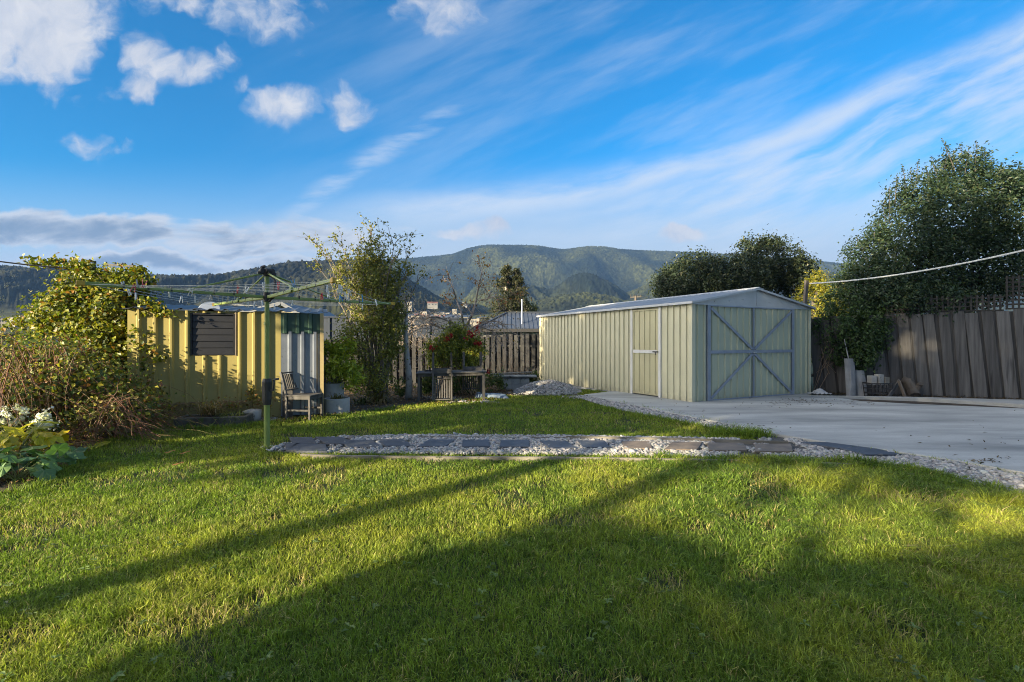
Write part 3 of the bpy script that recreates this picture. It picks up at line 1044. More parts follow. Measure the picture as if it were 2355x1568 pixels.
MB().ribbed(C0 + E1 * 3.27, E1, N2, SW - 3.30, .03, 2.08, pitch=.19, first=.09, rib=.03, depth=.028).build('end_wall', MAT['shaded_cream'], shed)
mb = MB()
mb.obox(C0 + E1 * SW + E2 * .03, E2 * (SL - .06), E1 * .02, Z * (SH - .01))
mb.obox(C0 + E1 * .03 + E2 * SL, E1 * (SW - .06), E2 * -.02, Z * (SH - .01))
mb.build('rear_wall', MAT['cream'], shed)
for (a, b_) in ((0, 0), (SW, 0), (0, SL), (SW, SL)):
    mb = MB()
    q = C0 + E1 * a + E2 * b_
    sx, sy = (1 if a == 0 else -1), (1 if b_ == 0 else -1)
    mb.obox(q - E1 * sx * .026 - E2 * sy * .026, E1 * sx * .085, E2 * sy * .02, Z * (SH - .005))
    mb.obox(q - E1 * sx * .026 - E2 * sy * .006, E1 * sx * .02, E2 * sy * .065, Z * (SH - .005))
    mb.build('corner_trim', MAT['cream'], shed)
# gable ends
for b_, s_ in ((SL, -1), (0, 1)):
    mb = MB()
    q = C0 + E2 * b_ + N2 * (.034 * s_)
    mb.extrude([q + Z * 2.075 + E1 * -.02, q + E1 * (SW + .02) + Z * 2.075, q + E1 * (SW + .02) + Z * SH, q + E1 * SW / 2 + Z * (SH + SR - .01), q + Z * SH + E1 * -.02], E2 * (.03 * s_))
    gb = mb.build('gable', MAT['gable'], shed)
mb = MB()
q = C0 + N2 * .04
mb.obox(q + Z * 2.055 - E1 * .01, E1 * (SW + .02), E2 * .006, Z * .028)
mb.obox(q + E1 * (SW / 2 - .012) + Z * 2.085, E1 * .024, E2 * .005, Z * (SR + .02))
mb.build('gable_trim', MAT['zincalume'], gb)
for k in range(7):
    mb = MB()
    t_ = .62 + k * .44
    q = C0 + E1 * t_ + N2 * .036 + Z * (2.135 + .05 * ((k * 7) % 3) * (1 - abs(t_ - SW / 2) / (SW / 2)))
    mb.tube([q, q + N2 * .012], .011, 8)
    mb.build('screw', MAT['zincalume'], gb)
# roof
mb = MB()
for s_, a in ((1, -.075), (-1, SW + .075)):
    e0 = C0 + E1 * a + N2 * .085 + Z * (SH - .005)
    r0 = C0 + E1 * SW / 2 + N2 * .085 + Z * (SH + SR)
    up = (r0 - e0).normalized()
    nn = up.cross(E2) if up.cross(E2).z > 0 else E2.cross(up)
    L_ = (r0 - e0).length
    prof_, t_ = [], 0.0
    # ribs run from eave to ridge: step the section along the length of the roof
    k = 0
    tt = 0.0
    pl = [(0, 0)]
    while tt + .19 < SL + .17:
        pl += [(tt + .07, 0), (tt + .082, .022), (tt + .106, .022), (tt + .118, 0)]
        tt += .19
    pl += [(SL + .17, 0), (SL + .17, -.012), (0, -.012)]
    mb.extrude([e0 + E2 * p_[0] + nn * p_[1] for p_ in pl], up * L_)
rf = mb.build('roof', MAT['zincalume'], shed)
mb = MB()
rc = C0 + E1 * SW / 2 + N2 * .11 + Z * (SH + SR + .016)
for s_ in (-1, 1):
    mb.obox(rc, E2 * (SL + .22), E1 * (s_ * .14) - Z * .026, Z * .008)
mb.tube([rc + Z * .008, rc + E2 * (SL + .22) + Z * .008], .014, 8)
mb.build('ridge_cap', MAT['zincalume'], rf)
for b_, s_ in ((N2 * .105, 1), (E2 * (SL + .085), 1)):
    mb = MB()
    for a in (-.085, SW + .085):
        e0 = C0 + E1 * a + b_ + Z * (SH - .035)
        r0 = C0 + E1 * SW / 2 + b_ + Z * (SH + SR - .03)
        mb.obox(e0, r0 - e0, E2 * .018, Z * .042)
    mb.build('barge', MAT['zincalume'], rf)
for a, s_ in ((-.10, 1), (SW + .08, 1)):
    mb = MB()
    mb.obox(C0 + E1 * a + N2 * .09 + Z * (SH - .04), E2 * (SL + .18), E1 * .022, Z * .05)
    mb.build('eave_trim', MAT['zincalume'], rf)
# double doors
for k, (a0, a1) in enumerate(((.468, 1.826), (1.838, 3.196))):
    lf = MB().ribbed(C0 + E1 * a0 + N2 * .012, E1, N2, a1 - a0, .05, 2.055, pitch=.196, first=.07, rib=.03, depth=.024).build('door', MAT['shaded_cream'], shed)
    f_ = MB()
    q = C0 + N2 * .012
    o_ = q + N2 * .026
    for (x0, x1, z0, z1) in ((a0, a0 + .018, .05, 2.055), (a1 - .018, a1, .05, 2.055), (a0 + .018, a1 - .018, .05, .075), (a0 + .018, a1 - .018, 2.03, 2.055)):
        f_.obox(o_ + E1 * x0 + Z * z0, E1 * (x1 - x0), N2 * .012, Z * (z1 - z0))
    f_.build('door_frame', MAT['zinc'], lf)
    MB().obox(o_ + E1 * (a0 + .019) + Z * 1.035 + N2 * .002, E1 * (a1 - a0 - .038), N2 * .014, Z * .066).build('rail', MAT['zinc'], lf)
    b2 = o_ + N2 * .008
    x_out, x_in = (a0 + .04, a1 - .04) if k == 0 else (a1 - .04, a0 + .04)
    MB().bar(b2 + E1 * x_out + Z * 1.99, b2 + E1 * x_in + Z * 1.13, .014, .058, up=N2.cross(E1)).build('brace', MAT['zinc'], lf)
    MB().bar(b2 + E1 * x_out + Z * .10, b2 + E1 * x_in + Z * 1.01, .014, .058, up=N2.cross(E1)).build('brace', MAT['zinc'], lf)
    if k == 0:
        MB().obox(o_ + E1 * (a1 - .02) + Z * 1.04 + N2 * .018, E1 * .1, N2 * .014, Z * .02).build('latch', MAT['zincalume'], lf)
mb = MB()
for x0 in (.405, 3.20):
    mb.obox(C0 + N2 * .002 + E1 * x0 + Z * .03, E1 * .060, N2 * .045, Z * 2.02)
mb.obox(C0 + N2 * .002 + E1 * .465 + Z * 2.03, E1 * 2.735, E2 * .02, Z * .02)
mb.build('door_jamb', MAT['zinc'], shed)
# side door
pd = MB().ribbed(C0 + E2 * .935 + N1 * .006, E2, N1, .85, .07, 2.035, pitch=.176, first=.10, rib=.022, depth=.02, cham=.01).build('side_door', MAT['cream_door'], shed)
o_ = C0 + N1 * .006
mb = MB()
for (x0, x1, z0, z1) in ((.935, .965, .07, 2.035), (1.755, 1.785, .07, 2.035), (.965, 1.755, .07, .10), (.965, 1.755, 2.00, 2.035)):
    mb.obox(o_ + N1 * .004 + E2 * x0 + Z * z0, E2 * (x1 - x0), N1 * .022, Z * (z1 - z0))
mb.build('door_frame', MAT['cream_door'], pd)
MB().obox(o_ + N1 * .020 + E2 * .966 + Z * 1.02, E2 * .788, N1 * .014, Z * .075).build('rail', MAT['white_paint'], pd)
mb = MB()
mb.obox(o_ + N1 * .036 + E2 * .92 + Z * 1.045, E2 * .17, N1 * .016, Z * .026)
mb.tube([o_ + N1 * .05 + E2 * 1.0 + Z * 1.07, o_ + N1 * .05 + E2 * 1.0 + Z * .99], .009, 6)
mb.build('latch', MAT['black'], pd)
for x0 in (.862, 1.79):
    mb = MB()
    mb.obox(C0 + E2 * x0 + N1 * .001 + Z * .03, E2 * .066, N1 * .036, Z * 2.02)
    mb.build('door_post', MAT['white_paint'], shed)

# ------------------------------------------------------------------ yellow garden shed
Yd = Vector((.931, .365, 0)).normalized()
Yn = Vector((Yd.y, -Yd.x, 0))
Y0 = Vector((-5.77, 7.48, 0))
YH = 1.785
tY = lambda px: along(px, Y0, Yd)
ys_ = thing('garden_shed', 'small yellow ribbed steel garden shed with a louvre window and silver door', 'shed', Y0)
t0, tw0, tw1, td0, td1, te = tY(293), tY(437.5), tY(541), tY(645.5), tY(735.5), tY(744)
dW = (Y0 + Yd * (tw0 + tw1) / 2).y
zw1, zw0 = EYE + (CY - 720) / F * dW, EYE + (CY - 817) / F * dW
mb = MB()
rk = dict(pitch=.212, rib=.026, depth=.042, cham=.022)
mb.ribbed(Y0 + Yd * t0, Yd, Yn, tw0 - t0, 0, YH, first=.11, **rk)
mb.ribbed(Y0 + Yd * tw0, Yd, Yn, tw1 - tw0, 0, zw0, first=.165, **rk)
mb.ribbed(Y0 + Yd * tw0, Yd, Yn, tw1 - tw0, zw1, YH, first=.165, **rk)
mb.ribbed(Y0 + Yd * tw1, Yd, Yn, td0 - tw1, 0, YH, first=.03, **rk)
mb.build('wall', MAT['yellow'], ys_)
mb = MB()
YD = 1.7
mb.obox(Y0 + Yd * te - Yn * .005, Yd * -.015, -Yn * (YD - .01), Z * YH)
mb.obox(Y0 + Yd * t0 - Yn * .022, Yd * .015, -Yn * (YD - .03), Z * YH)
mb.obox(Y0 + Yd * t0 - Yn * YD, Yd * (te - t0), Yn * .015, Z * (YH + .05))
mb.build('rear_wall', MAT['yellow'], ys_)
# window: frame and six louvre blades
wf = MB()
q = Y0 + Yn * .012
ww = tw1 - tw0
for (x0, x1, z0, z1) in ((tw0 + .002, tw0 + .028, zw0 + .002, zw1 - .002), (tw1 - .028, tw1 - .002, zw0 + .002, zw1 - .002), (tw0 + .028, tw1 - .028, zw1 - .027, zw1 - .002), (tw0 + .028, tw1 - .028, zw0 + .002, zw0 + .02)):
    wf.obox(q + Yd * x0 + Z * z0, Yd * (x1 - x0), -Yn * .05, Z * (z1 - z0))
win = wf.build('window', MAT['louvre'], ys_)
nb = 6
hb = (zw1 - zw0 - .05) / nb
for k in range(nb):
    zb = zw0 + .02 + k * hb
    q = Y0 + Yd * (tw0 + .03) + Z * zb - Yn * .003
    MB().obox(q, Yd * (ww - .06), -Yn * .018 + Z * (hb * 1.06), -Yn * .006).build('louvre_blade', MAT['louvre'], win)
MB().obox(Y0 + Yd * (tw0 + .028) + Z * zw0 - Yn * .045, Yd * (ww - .056), -Yn * .01, Z * (zw1 - zw0)).build('backing', MAT['black'], win)
mb = MB()
mb.bar(Y0 + Yd * (tw1 + .012) + Yn * .022 + Z * (zw0 - .01), Y0 + Yd * (tw1 + .012) + Yn * .022 + Z * (zw1 + .02), .018, .02)
mb.build('window_strip', MAT['post_wood'], win)
# silver door and green panel over it
dD = (Y0 + Yd * (td0 + td1) / 2).y
zd = EYE + (CY - 762.5) / F * dD
MB().ribbed(Y0 + Yd * (td0 + .004) + Yn * .004, Yd, Yn, td1 - td0 - .008, .03, zd, pitch=.197, rib=.04, depth=.042, cham=.022, first=.10).build('door', MAT['silver'], ys_)
MB().ribbed(Y0 + Yd * (td0 + .001) + Yn * .016, Yd, Yn, td1 - td0 - .002, zd - .03, YH, pitch=.197, rib=.04, depth=.036, cham=.02, first=.03, z1b=YH - .01).build('header_panel', MAT['green_sheet'], ys_)
mb = MB()
mb.obox(Y0 + Yd * (td1 + .002) - Yn * .0, Yd * (te - td1 - .002), Yn * .062, Z * (YH - .005))
mb.build('corner_post', M_plain('cream_post', (.42, .34, .17), (.33, .26, .12), .6, 6, stretch=(1, 1, .2)), ys_)
# roof of corrugated iron rising to the rear
top, bot = [], []
n = 84
for k in range(n + 1):
    a = t0 - .05 + (te - t0 + .12) * k / n
    ph = (a - t0) / .205 % 1
    w_ = .030 * max(0.0, math.cos((ph - .45) * 2 * math.pi)) ** 1.2
    top.append((a, w_ + .012))
    bot.append((a, w_ + .006))
pl = [Y0 + Yd * a + Yn * .07 + Z * (YH + z_) for a, z_ in top] + [Y0 + Yd * a + Yn * .07 + Z * (YH + z_) for a, z_ in bot[::-1]]
MB().extrude(pl, -Yn * (YD + .16) + Z * .17).build('roof', MAT['dark_roof'], ys_)

# pale round lid leaning on the roof edge
q = Y0 + Yd * tY(476) - Yn * .17 + Z * (YH + .045)
dsk = MB()
dn = (Yn + Z * .8).normalized()
dsk.tube([q - dn * .012, q, q + dn * .006], [.155, .160, .148], 36)
tag(dsk.build('satellite_dish', MAT['zinc'], smooth=False), 'pale grey round dish half sunk behind the roof edge above the louvre window', 'dish')

# grey board leaning beside the silver door
q = Y0 + Yd * (tY(650)) + Yn * .10
bd = MB().obox(q, Yd * .16, -Yn * .018, Z * .74 - Yn * .05)
tag(bevel(bd.build('plank', MAT['grey_wood']), .004), 'weathered grey board leaning against the silver door behind the chair', 'board')


# ------------------------------------------------------------------ wooden chairs
def chair(name, label, M, back=.33, group=None, loc=None):
    """x forward, y across, z up; seat at .40"""
    t_ = thing(name, label, 'chair', loc if loc is not None else M @ Vector((0, 0, 0)), group)

    def bars(lst, nm, mat=MAT['grey_wood']):
        mb_ = MB()
        for (p0, p1, w_, h_) in lst:
            p0, p1 = Vector(p0), Vector(p1)
            d = (p1 - p0)
            sd = Vector((0, 1, 0)) if abs(d.normalized().y) < .9 else Vector((1, 0, 0))
            u_ = d.cross(sd).normalized()
            sd = u_.cross(d).normalized()
            o0 = p0 - sd * w_ / 2 - u_ * h_ / 2
            a_, b2_, c2_ = M.to_3x3() @ d, M.to_3x3() @ (sd * w_), M.to_3x3() @ (u_ * h_)
            mb_.obox(M @ o0, a_, b2_, c2_)
        return bevel(mb_.build(nm, mat, t_), .004)
    bars([((-.2, 0, .40), (.22, 0, .40), .42, .02)], 'seat')
    bars([((.20, -.19, .365), (.20, .19, .365), .02, .05), ((-.18, -.19, .365), (-.18, .19, .365), .02, .05), ((-.165, -.195, .365), (.185, -.195, .365), .02, .05), ((-.165, .195, .365), (.185, .195, .365), .02, .05)], 'seat_frame')
    for s_ in (-1, 1):
        bars([((.20, s_ * .195, 0), (.20, s_ * .195, .389), .036, .036)], 'leg')
        bars([((-.20, s_ * .195, 0), (-.205, s_ * .195, .41), .036, .036)], 'leg')
    for s_ in (-1, 1):
        bars([((-.18, s_ * .195, .16), (.18, s_ * .195, .16), .018, .03)], 'stretcher')
    lean = back * .27
    zt = .41 + back
    fr = [((-.206, s_ * .195, .411), (-.206 - lean, s_ * .195, zt + .02), .036, .034) for s_ in (-1, 1)]
    fr += [((-.206 - lean * .97, -.176, zt), (-.206 - lean * .97, .176, zt), .05, .022), ((-.206 - lean * .2, -.176, .41 + back * .22), (-.206 - lean * .2, .176, .41 + back * .22), .04, .022)]
    bars(fr, 'back_frame')
    sl = []
    for k in range(7):
        y_ = -.15 + .05 * k
        sl.append(((-.206 - lean * .24, y_, .41 + back * .28), (-.206 - lean * .93, y_, zt - .025), .026, .010))
    bars(sl, 'backrest')
    return t_


def frame(o, fx, up):
    fx, up = Vector(fx).normalized(), Vector(up).normalized()
    fy = up.cross(fx).normalized()
    up = fx.cross(fy)
    m_ = Matrix((fx, fy, up)).transposed().to_4x4()
    m_.translation = Vector(o)
    return m_


cp = G(703, 961)
chair('wooden_chair', 'grey weathered wooden chair standing in front of the silver shed door', frame((cp.x, cp.y - .05, 0), (1, -.12, 0), (0, 0, 1)), .36, 'weathered wooden chairs')

# ------------------------------------------------------------------ table and the two chairs turned over on it
TX = Vector((1.48, .20, .02)).normalized()
TY = Vector((-.135, .99, 0)).normalized()
TO = Vector((-2.03, 10.22, 0))
TL, TW, TH = 1.50, .80, .625
tb = thing('garden_table', 'weathered grey wooden table with two chairs turned upside down on it', 'table', TO)
mb = MB()
for k in range(6):
    mb.obox(TO + TY * (k * TW / 6 + .003) + Z * (TH - .025), TX * TL, TY * (TW / 6 - .006), Z * .025)
bevel(mb.build('tabletop', MAT['grey_wood_flat'], tb), .003)
mb = MB()
mb.obox(TO + TX * .07 + TY * .04 + Z * (TH - .085), TX * (TL - .14), TY * .022, Z * .059)
mb.obox(TO + TX * .07 + TY * (TW - .06) + Z * (TH - .085), TX * (TL - .14), TY * .022, Z * .059)
mb.obox(TO + TX * .035 + TY * .07 + Z * (TH - .105), TX * .022, TY * (TW - .14), Z * .079)
mb.obox(TO + TX * (TL - .055) + TY * .07 + Z * (TH - .105), TX * .022, TY * (TW - .14), Z * .079)
mb.build('apron', MAT['grey_wood'], tb)
for a in (.03, TL - .085):
    for b_ in (.03, TW - .085):
        bevel(MB().obox(TO + TX * a + TY * b_ - Z * .01, TX * .055, TY * .055, Z * (TH - .017)).build('leg', MAT['grey_wood'], tb), .004)
c1 = TO + TX * .55 + TY * .20 + Z * (TH + .412)
chair('wooden_chair', 'upside-down grey wooden chair on the table, its back hanging down at the front', frame(c1, TY, (0, 0, -1)), .56, 'weathered wooden chairs', TO + TX * .55 + Z * TH)
c2 = TO + TX * 1.22 + TY * .60 + Z * (TH + .412)
chair('wooden_chair', 'upside-down grey wooden chair on the table\'s right end, its back hanging behind', frame(c2, -TY, (0, 0, -1)), .46, 'weathered wooden chairs', TO + TX * 1.22 + TY * .6 + Z * TH)
q = TO + TX * .24 + TY * .42 + Z * TH
mb = MB()
for k in range(7):
    a = k * .9
    mb.tube([q + Vector((math.cos(a) * .05, math.sin(a) * .03, .012)), q + Vector((math.cos(a + 1) * .09, math.sin(a + 1) * .05, .02 + .01 * (k % 3)))], .011, 6)
tag(mb.build('tool_scrap', MAT['black']), 'small dark clump of scraps lying on the left end of the table', 'scrap')

# bench of a concrete trough and slabs
BX = Vector((1, .06, 0)).normalized()
BY = Vector((-.06, 1, 0)).normalized()
bo = G(1187, 896.5)
bn = thing('stone_bench', 'low bench of a pale slab on concrete blocks beside the white stone heap', 'bench', bo)
bb = MB()
for r_ in range(2):
    for k in range(3):
        bb.obox(bo + BX * (-.35 + k * .236 - (.0 if r_ == 0 else .004)) + Z * (r_ * .155), BX * .230, BY * .40, Z * .150)
bevel(bb.build('block_base', MAT['concrete'], bn), .01)
bevel(MB().obox(bo - BX * .60 - BY * .06 + Z * .335, BX * 1.14, BY * .50, Z * .055).build('slab', MAT['concrete'], bn), .012)
bs = MB().obox(bo - BX * .58 + BY * .10 + Z * .34, BX * .10, BY * .22, Z * .04)
pk = bevel(MB().obox(bo - BX * .72 + BY * .12 + Z * .393, BX * 1.15 + Z * .05, BY * .20, Z * .03).build('plank', MAT['edge_wood']), .006)
tag(pk, 'rough pale plank lying on top of the concrete bench', 'plank')
bs.v, bs.f, bs.c = [], [], []

# folded tarp on the ground by the table leg
tp = [P(1091, 905, 11.3), P(1128, 906, 11.6), P(1164, 910, 11.5), P(1160, 914, 11.1), P(1120, 918, 10.9), P(1093, 914, 11.0)]
nxg, nyg = 26, 14
a = G(1091, 917)
vs_, k = [], 0
for j in range(nyg):
    for i in range(nxg):
        s_, t_ = i / (nxg - 1), j / (nyg - 1)
        x = a.x + s_ * .78 - t_ * .05
        y = a.y + t_ * .52 + .05 * math.sin(s_ * 5)
        ed = min(s_, 1 - s_, t_, 1 - t_)
        z_ = .012 + min(ed * 1.6, .11) * (.6 + .5 * float(fbm(np.array([s_ * 5.]), np.array([t_ * 4.]), 3, 3)[0])) * (1 - .55 * s_)
        vs_.append((x, y, z_))
fs_ = [(j * nxg + i, j * nxg + i + 1, (j + 1) * nxg + i + 1, (j + 1) * nxg + i) for j in range(nyg - 1) for i in range(nxg - 1)]
tag(MB().add(vs_, fs_).build('tarp', MAT['tarp'], smooth=True), 'crumpled blue-grey tarpaulin on the ground under the table end', 'tarpaulin')

# ------------------------------------------------------------------ concrete rings with the peony
q = G(774.5, 949)
rr, h_ = .222, .27
pr = thing('ring_planter', 'whitewashed round concrete planter, the lower front one beside the yellow shed', 'planter', q)
MB().lathe(q, [(rr, 0), (rr, h_), (rr - .03, h_), (rr - .03, .02)], 40).build('rim', MAT['white_concrete'], pr, smooth=False)
MB().tube([q + Z * .02, q + Z * (h_ - .03)], rr - .031, 32).build('soil', MAT['soil'], pr)
q2 = P(767, 900, 9.35)
q2.z = 0
pr2 = thing('ring_planter', 'whitewashed round concrete planter, the taller rear one holding the leafy peony', 'planter', q2)
MB().lathe(q2, [(.195, 0), (.195, .49), (.165, .49), (.165, .02)], 40).build('rim', MAT['white_concrete'], pr2)
MB().tube([q2 + Z * .02, q2 + Z * .46], .164, 32).build('soil', MAT['soil'], pr2)

# stone trough, boulder in front of the yellow shed
to = G(398, 985)
tg = thing('stone_trough', 'low dark mossy concrete trough full of dead plants below the louvre window', 'trough', to)
D2 = Vector((.985, .17, 0)).normalized()
D3 = Vector((-.17, .985, 0))
mb = MB()
for (x0, x1, y0, y1) in ((0, 1.0, 0, .07), (0, 1.0, .33, .40), (0, .07, .07, .33), (.93, 1.0, .07, .33)):
    mb.obox(to + D2 * x0 + D3 * y0, D2 * (x1 - x0), D3 * (y1 - y0), Z * .15)
bevel(mb.build('side', M_plain('mossy_stone', (.10, .10, .085), (.045, .045, .04), .95, 6, bump=.6, bscale=30, spots=((.06, .08, .02), 9, .6)), tg), .012)
MB().obox(to + D2 * .07 + D3 * .07 + Z * .01, D2 * .86, D3 * .26, Z * .12).build('soil', MAT['soil'], tg)
bo2 = G(572, 972)
V0, F0 = ICO2
r = np.random.default_rng(3)
S0 = np.sign(V0) * np.abs(V0) ** .45
bl = np_mesh('stone_block', S0 * np.array([.125, .10, .105]) * (1 + .07 * r.normal(size=V0.shape)) + np.array([bo2.x, bo2.y + .1, .10]), [F0], MAT['concrete'], None, None, smooth=True)
tag(bl, 'rough pale stone block at the foot of the yellow shed beside the hoist pole', 'stone')


# ------------------------------------------------------------------ rotary clothes hoist
HO = Vector((-3.0, 5.92, 0))
hoist = thing('clothes_hoist', 'green rotary clothes hoist with four arms, standing at the end of the gravel path', 'clothes hoist', HO)
AZ = 1.858
ANG = {'left': 227.5, 'right': 47.0, 'front': 312.5, 'back': 136.5}
LEN = {'left': 1.69, 'right': 1.76, 'front': 1.98, 'back': 2.13}
mb = MB()
mb.tube([HO + Z * -.02, HO + Z * .60], .034, 20)
mb.tube([HO + Z * .60, HO + Z * 2.14], .027, 20)
mb.tube([HO + Z * 1.50, HO + Z * 1.53], .036, 20)
mb.build('pole', MAT['hoist_green'], hoist, smooth=False)
cb = MB().tube([HO + Z * .52, HO + Z * .58, HO + Z * .80, HO + Z * .84], [.042, .052, .056, .045], 16).build('crank_box', MAT['black'], hoist)
mb = MB()
mb.tube([HO + Vector((.04, -.02, .70)), HO + Vector((.09, -.03, .70)), HO + Vector((.10, -.03, .80)), HO + Vector((.095, -.03, .83)), HO + Vector((.16, -.04, .84))], [.012, .012, .011, .012, .014], 8)
mb.build('crank_handle', MAT['black'], cb)
mb = MB()
mb.tube([HO + Z * .0, HO + Z * .012], .075, 20)
mb.build('collar', MAT['concrete'], hoist)
mb = MB()
mb.tube([HO + Z * (AZ - .075), HO + Z * (AZ + .035)], .043, 20)
mb.build('hub', MAT['black'], hoist)
mb = MB()
mb.tube([HO + Z * 2.09, HO + Z * 2.14, HO + Z * 2.16], [.04, .05, .03], 16)
for k in range(4):
    a = R(45 + 90 * k)
    q = HO + Vector((math.cos(a) * .055, math.sin(a) * .055, 2.155))
    mb.tube([q - Vector((math.sin(a), -math.cos(a), 0)) * .03, q + Vector((math.sin(a), -math.cos(a), 0)) * .03], .030, 12)
    mb.bar(HO + Z * 2.13, q + Vector((math.cos(a), math.sin(a), 0)) * .05 - Z * .03, .03, .03)
mb.tube([HO + Vector((-.05, 0, 2.17)), HO + Vector((-.06, 0, 2.205)), HO + Vector((-.02, 0, 2.215))], [.025, .022, .018], 8)
mb.build('pulley_head', MAT['black'], hoist)
mb = MB()
wl = [HO + Vector((.06, -.03, 2.10)), HO + Vector((.125, -.05, 2.03)), HO + Vector((.115, -.05, 1.93)), HO + Vector((.10, -.04, 1.83)), HO + Vector((.035, -.03, 1.78))]
mb.tube(wl, [.012, .013, .016, .014, .012], 8)
mb.build('cable_loop', MAT['black'], hoist)
ENDS = {}
for nm in ('left', 'front', 'right', 'back'):
    a = R(ANG[nm])
    d = Vector((math.cos(a), math.sin(a), 0))
    e = HO + d * LEN[nm] + Z * AZ
    ENDS[nm] = (d, LEN[nm])
    am = MB().bar(HO + d * .044 + Z * (AZ - .022), e, .027, .037).build('arm', MAT['hoist_green'], hoist)
    bevel(am, .004)
    bevel(MB().bar(e - d * .012, e + d * .055, .034, .048).build('end_cap', MAT['hoist_yellow'], am), .006)
    for f_ in (.22, .34, .46, .58, .70, .82):
        ck = MB()
        q = HO + d * LEN[nm] * f_ + Z * AZ
        ck.bar(q - d * .008 + Z * .0, q + d * .007, .033, .045)
        ck.build('line_clip', MAT['black'], am)
    m_ = HO + d * LEN[nm] * .47 + Z * (AZ + .02)
    MB().tube([HO + d * .05 + Z * 2.12, m_], .011, 8).build('stay', MAT['hoist_green'], hoist)
    kb_ = MB()
    kb_.tube([m_ + Vector((-d.y, d.x, 0)) * .03 - Z * .02, m_ - Vector((-d.y, d.x, 0)) * .03 - Z * .02], .030, 14)
    kb_.build('stay_knob', MAT['hoist_green'], am)
RINGS = [.40, .52, .64, .76, .87, .98]
ORDER = ['left', 'front', 'right', 'back']


def on_line(side, ring, s_):
    a, b_ = ORDER[side], ORDER[(side + 1) % 4]
    pa = HO + ENDS[a][0] * ENDS[a][1] * RINGS[ring] + Z * (AZ - .006)
    pb_ = HO + ENDS[b_][0] * ENDS[b_][1] * RINGS[ring] + Z * (AZ - .006)
    q = pa.lerp(pb_, s_)
    q.z -= .10 * s_ * (1 - s_) * RINGS[ring]
    return q


for ring in range(len(RINGS)):
    mb = MB()
    for side in range(4):
        mb.tube([on_line(side, ring, k / 8) for k in range(9)], .0026, 5, cap=False)
    mb.build('line', MAT['cord'], hoist)

# clothes pegs clipped on the lines
PEG = {'white': M_plain('peg_white', (.80, .80, .78), (.66, .66, .64), .4, 9), 'red': M_plain('peg_red', (.62, .05, .06), (.5, .04, .05), .4, 9),
       'blue': M_plain('peg_blue', (.03, .25, .58), (.03, .2, .48), .4, 9), 'grey': M_plain('peg_grey', (.34, .36, .42), (.28, .3, .36), .4, 9)}
z4 = [(790, 430, 'white', 1), (818, 530, 'white', 0), (955, 420, 'grey', 1), (922, 490, 'red', 0), (1015, 450, 'red', 1), (925, 600, 'white', 0), (1335, 570, 'white', 0), (1510, 610, 'white', 0),
      (1625, 545, 'white', 0), (1668, 610, 'white', 0), (2185, 535, 'red', 1), (2310, 520, 'white', 1), (1878, 600, 'grey', 0)]
z5 = [(342, 500, 'white', 1), (795, 440, 'blue', 1), (560, 480, 'red', 1), (1195, 490, 'white', 0), (1370, 520, 'white', 0), (1395, 535, 'white', 0), (1445, 590, 'white', 0), (1500, 560, 'white', 0),
      (1490, 610, 'white', 0), (1385, 640, 'blue', 0), (1668, 660, 'blue', 0), (1130, 620, 'red', 0), (1215, 600, 'white', 0), (1860, 705, 'white', 0), (1685, 765, 'white', 0), (120, 730, 'white', 0),
      (150, 735, 'white', 0), (238, 728, 'white', 0), (328, 720, 'white', 0), (378, 725, 'blue', 0), (492, 770, 'white', 0), (738, 715, 'white', 0), (1405, 500, 'white', 0)]
pk_ = [((250 + x / 3.14) / 1.74, (1000 + y / 3.14) / 1.74, c_, up_) for x, y, c_, up_ in z4] + [((950 + x / 3.364) / 1.74, (1000 + y / 3.364) / 1.74, c_, up_) for x, y, c_, up_ in z5]
rows = []
for (px, py, c_, up_) in pk_:
    best = None
    for side in range(4):
        for ring in range(len(RINGS)):
            for k in range(3, 38):
                q = on_line(side, ring, k / 40)
                e = abs(CX + q.x / q.y * F - px) + abs(CY - (q.z - EYE + (.03 if up_ else -.03)) / q.y * F - py)
                if best is None or e < best[0]:
                    best = (e, side, ring, k / 40)
    rows.append((px, c_, up_, best))
rows.sort()
SIDE = ['the near hoist lines', 'the right hoist lines', 'the far hoist lines', 'the left hoist lines']
cnt = {}
protos = {}
rs = random.Random(4)
for (px, c_, up_, (e, side, ring, s_)) in rows:
    q = on_line(side, ring, s_)
    key = (c_, side)
    cnt[key] = cnt.get(key, 0) + 1
    tot = sum(1 for r_ in rows if (r_[1], r_[3][1]) == key)
    lab = '%s clothes peg, %s' % (c_, ('the only one on ' if tot == 1 else '%s from the left on ' % ORD[cnt[key] - 1]) + SIDE[side])
    if c_ not in protos:
        mb = MB()
        for s2_ in (-1, 1):
            mb.obox((-.006, s2_ * .003, -.012), (.012, 0, 0), (0, s2_ * .006, 0), (0, s2_ * .012, .084))
        mb.tube([(-.007, 0, .022), (.007, 0, .022)], .0075, 8)
        o = bevel(mb.build('clothes_peg', PEG[c_]), .002)
        protos[c_] = o
    else:
        o = protos[c_].copy()
        COL.objects.link(o)
    o.location = q
    o.rotation_euler = (rs.uniform(-.35, .35) + (0 if up_ else math.pi), rs.uniform(-.2, .2), rs.uniform(0, 3.1))
    tag(o, lab, 'clothes peg', 'clothes pegs on the hoist')

# ------------------------------------------------------------------ rear paling fence
def wood_tone(rs_, lo_=.55, hi_=1.25, warm=.0):
    g_ = rs_.uniform(lo_, hi_)
    return (g_ * (1 + warm + rs_.uniform(-.03, .05)), g_, g_ * (1 - warm + rs_.uniform(-.06, .02)))


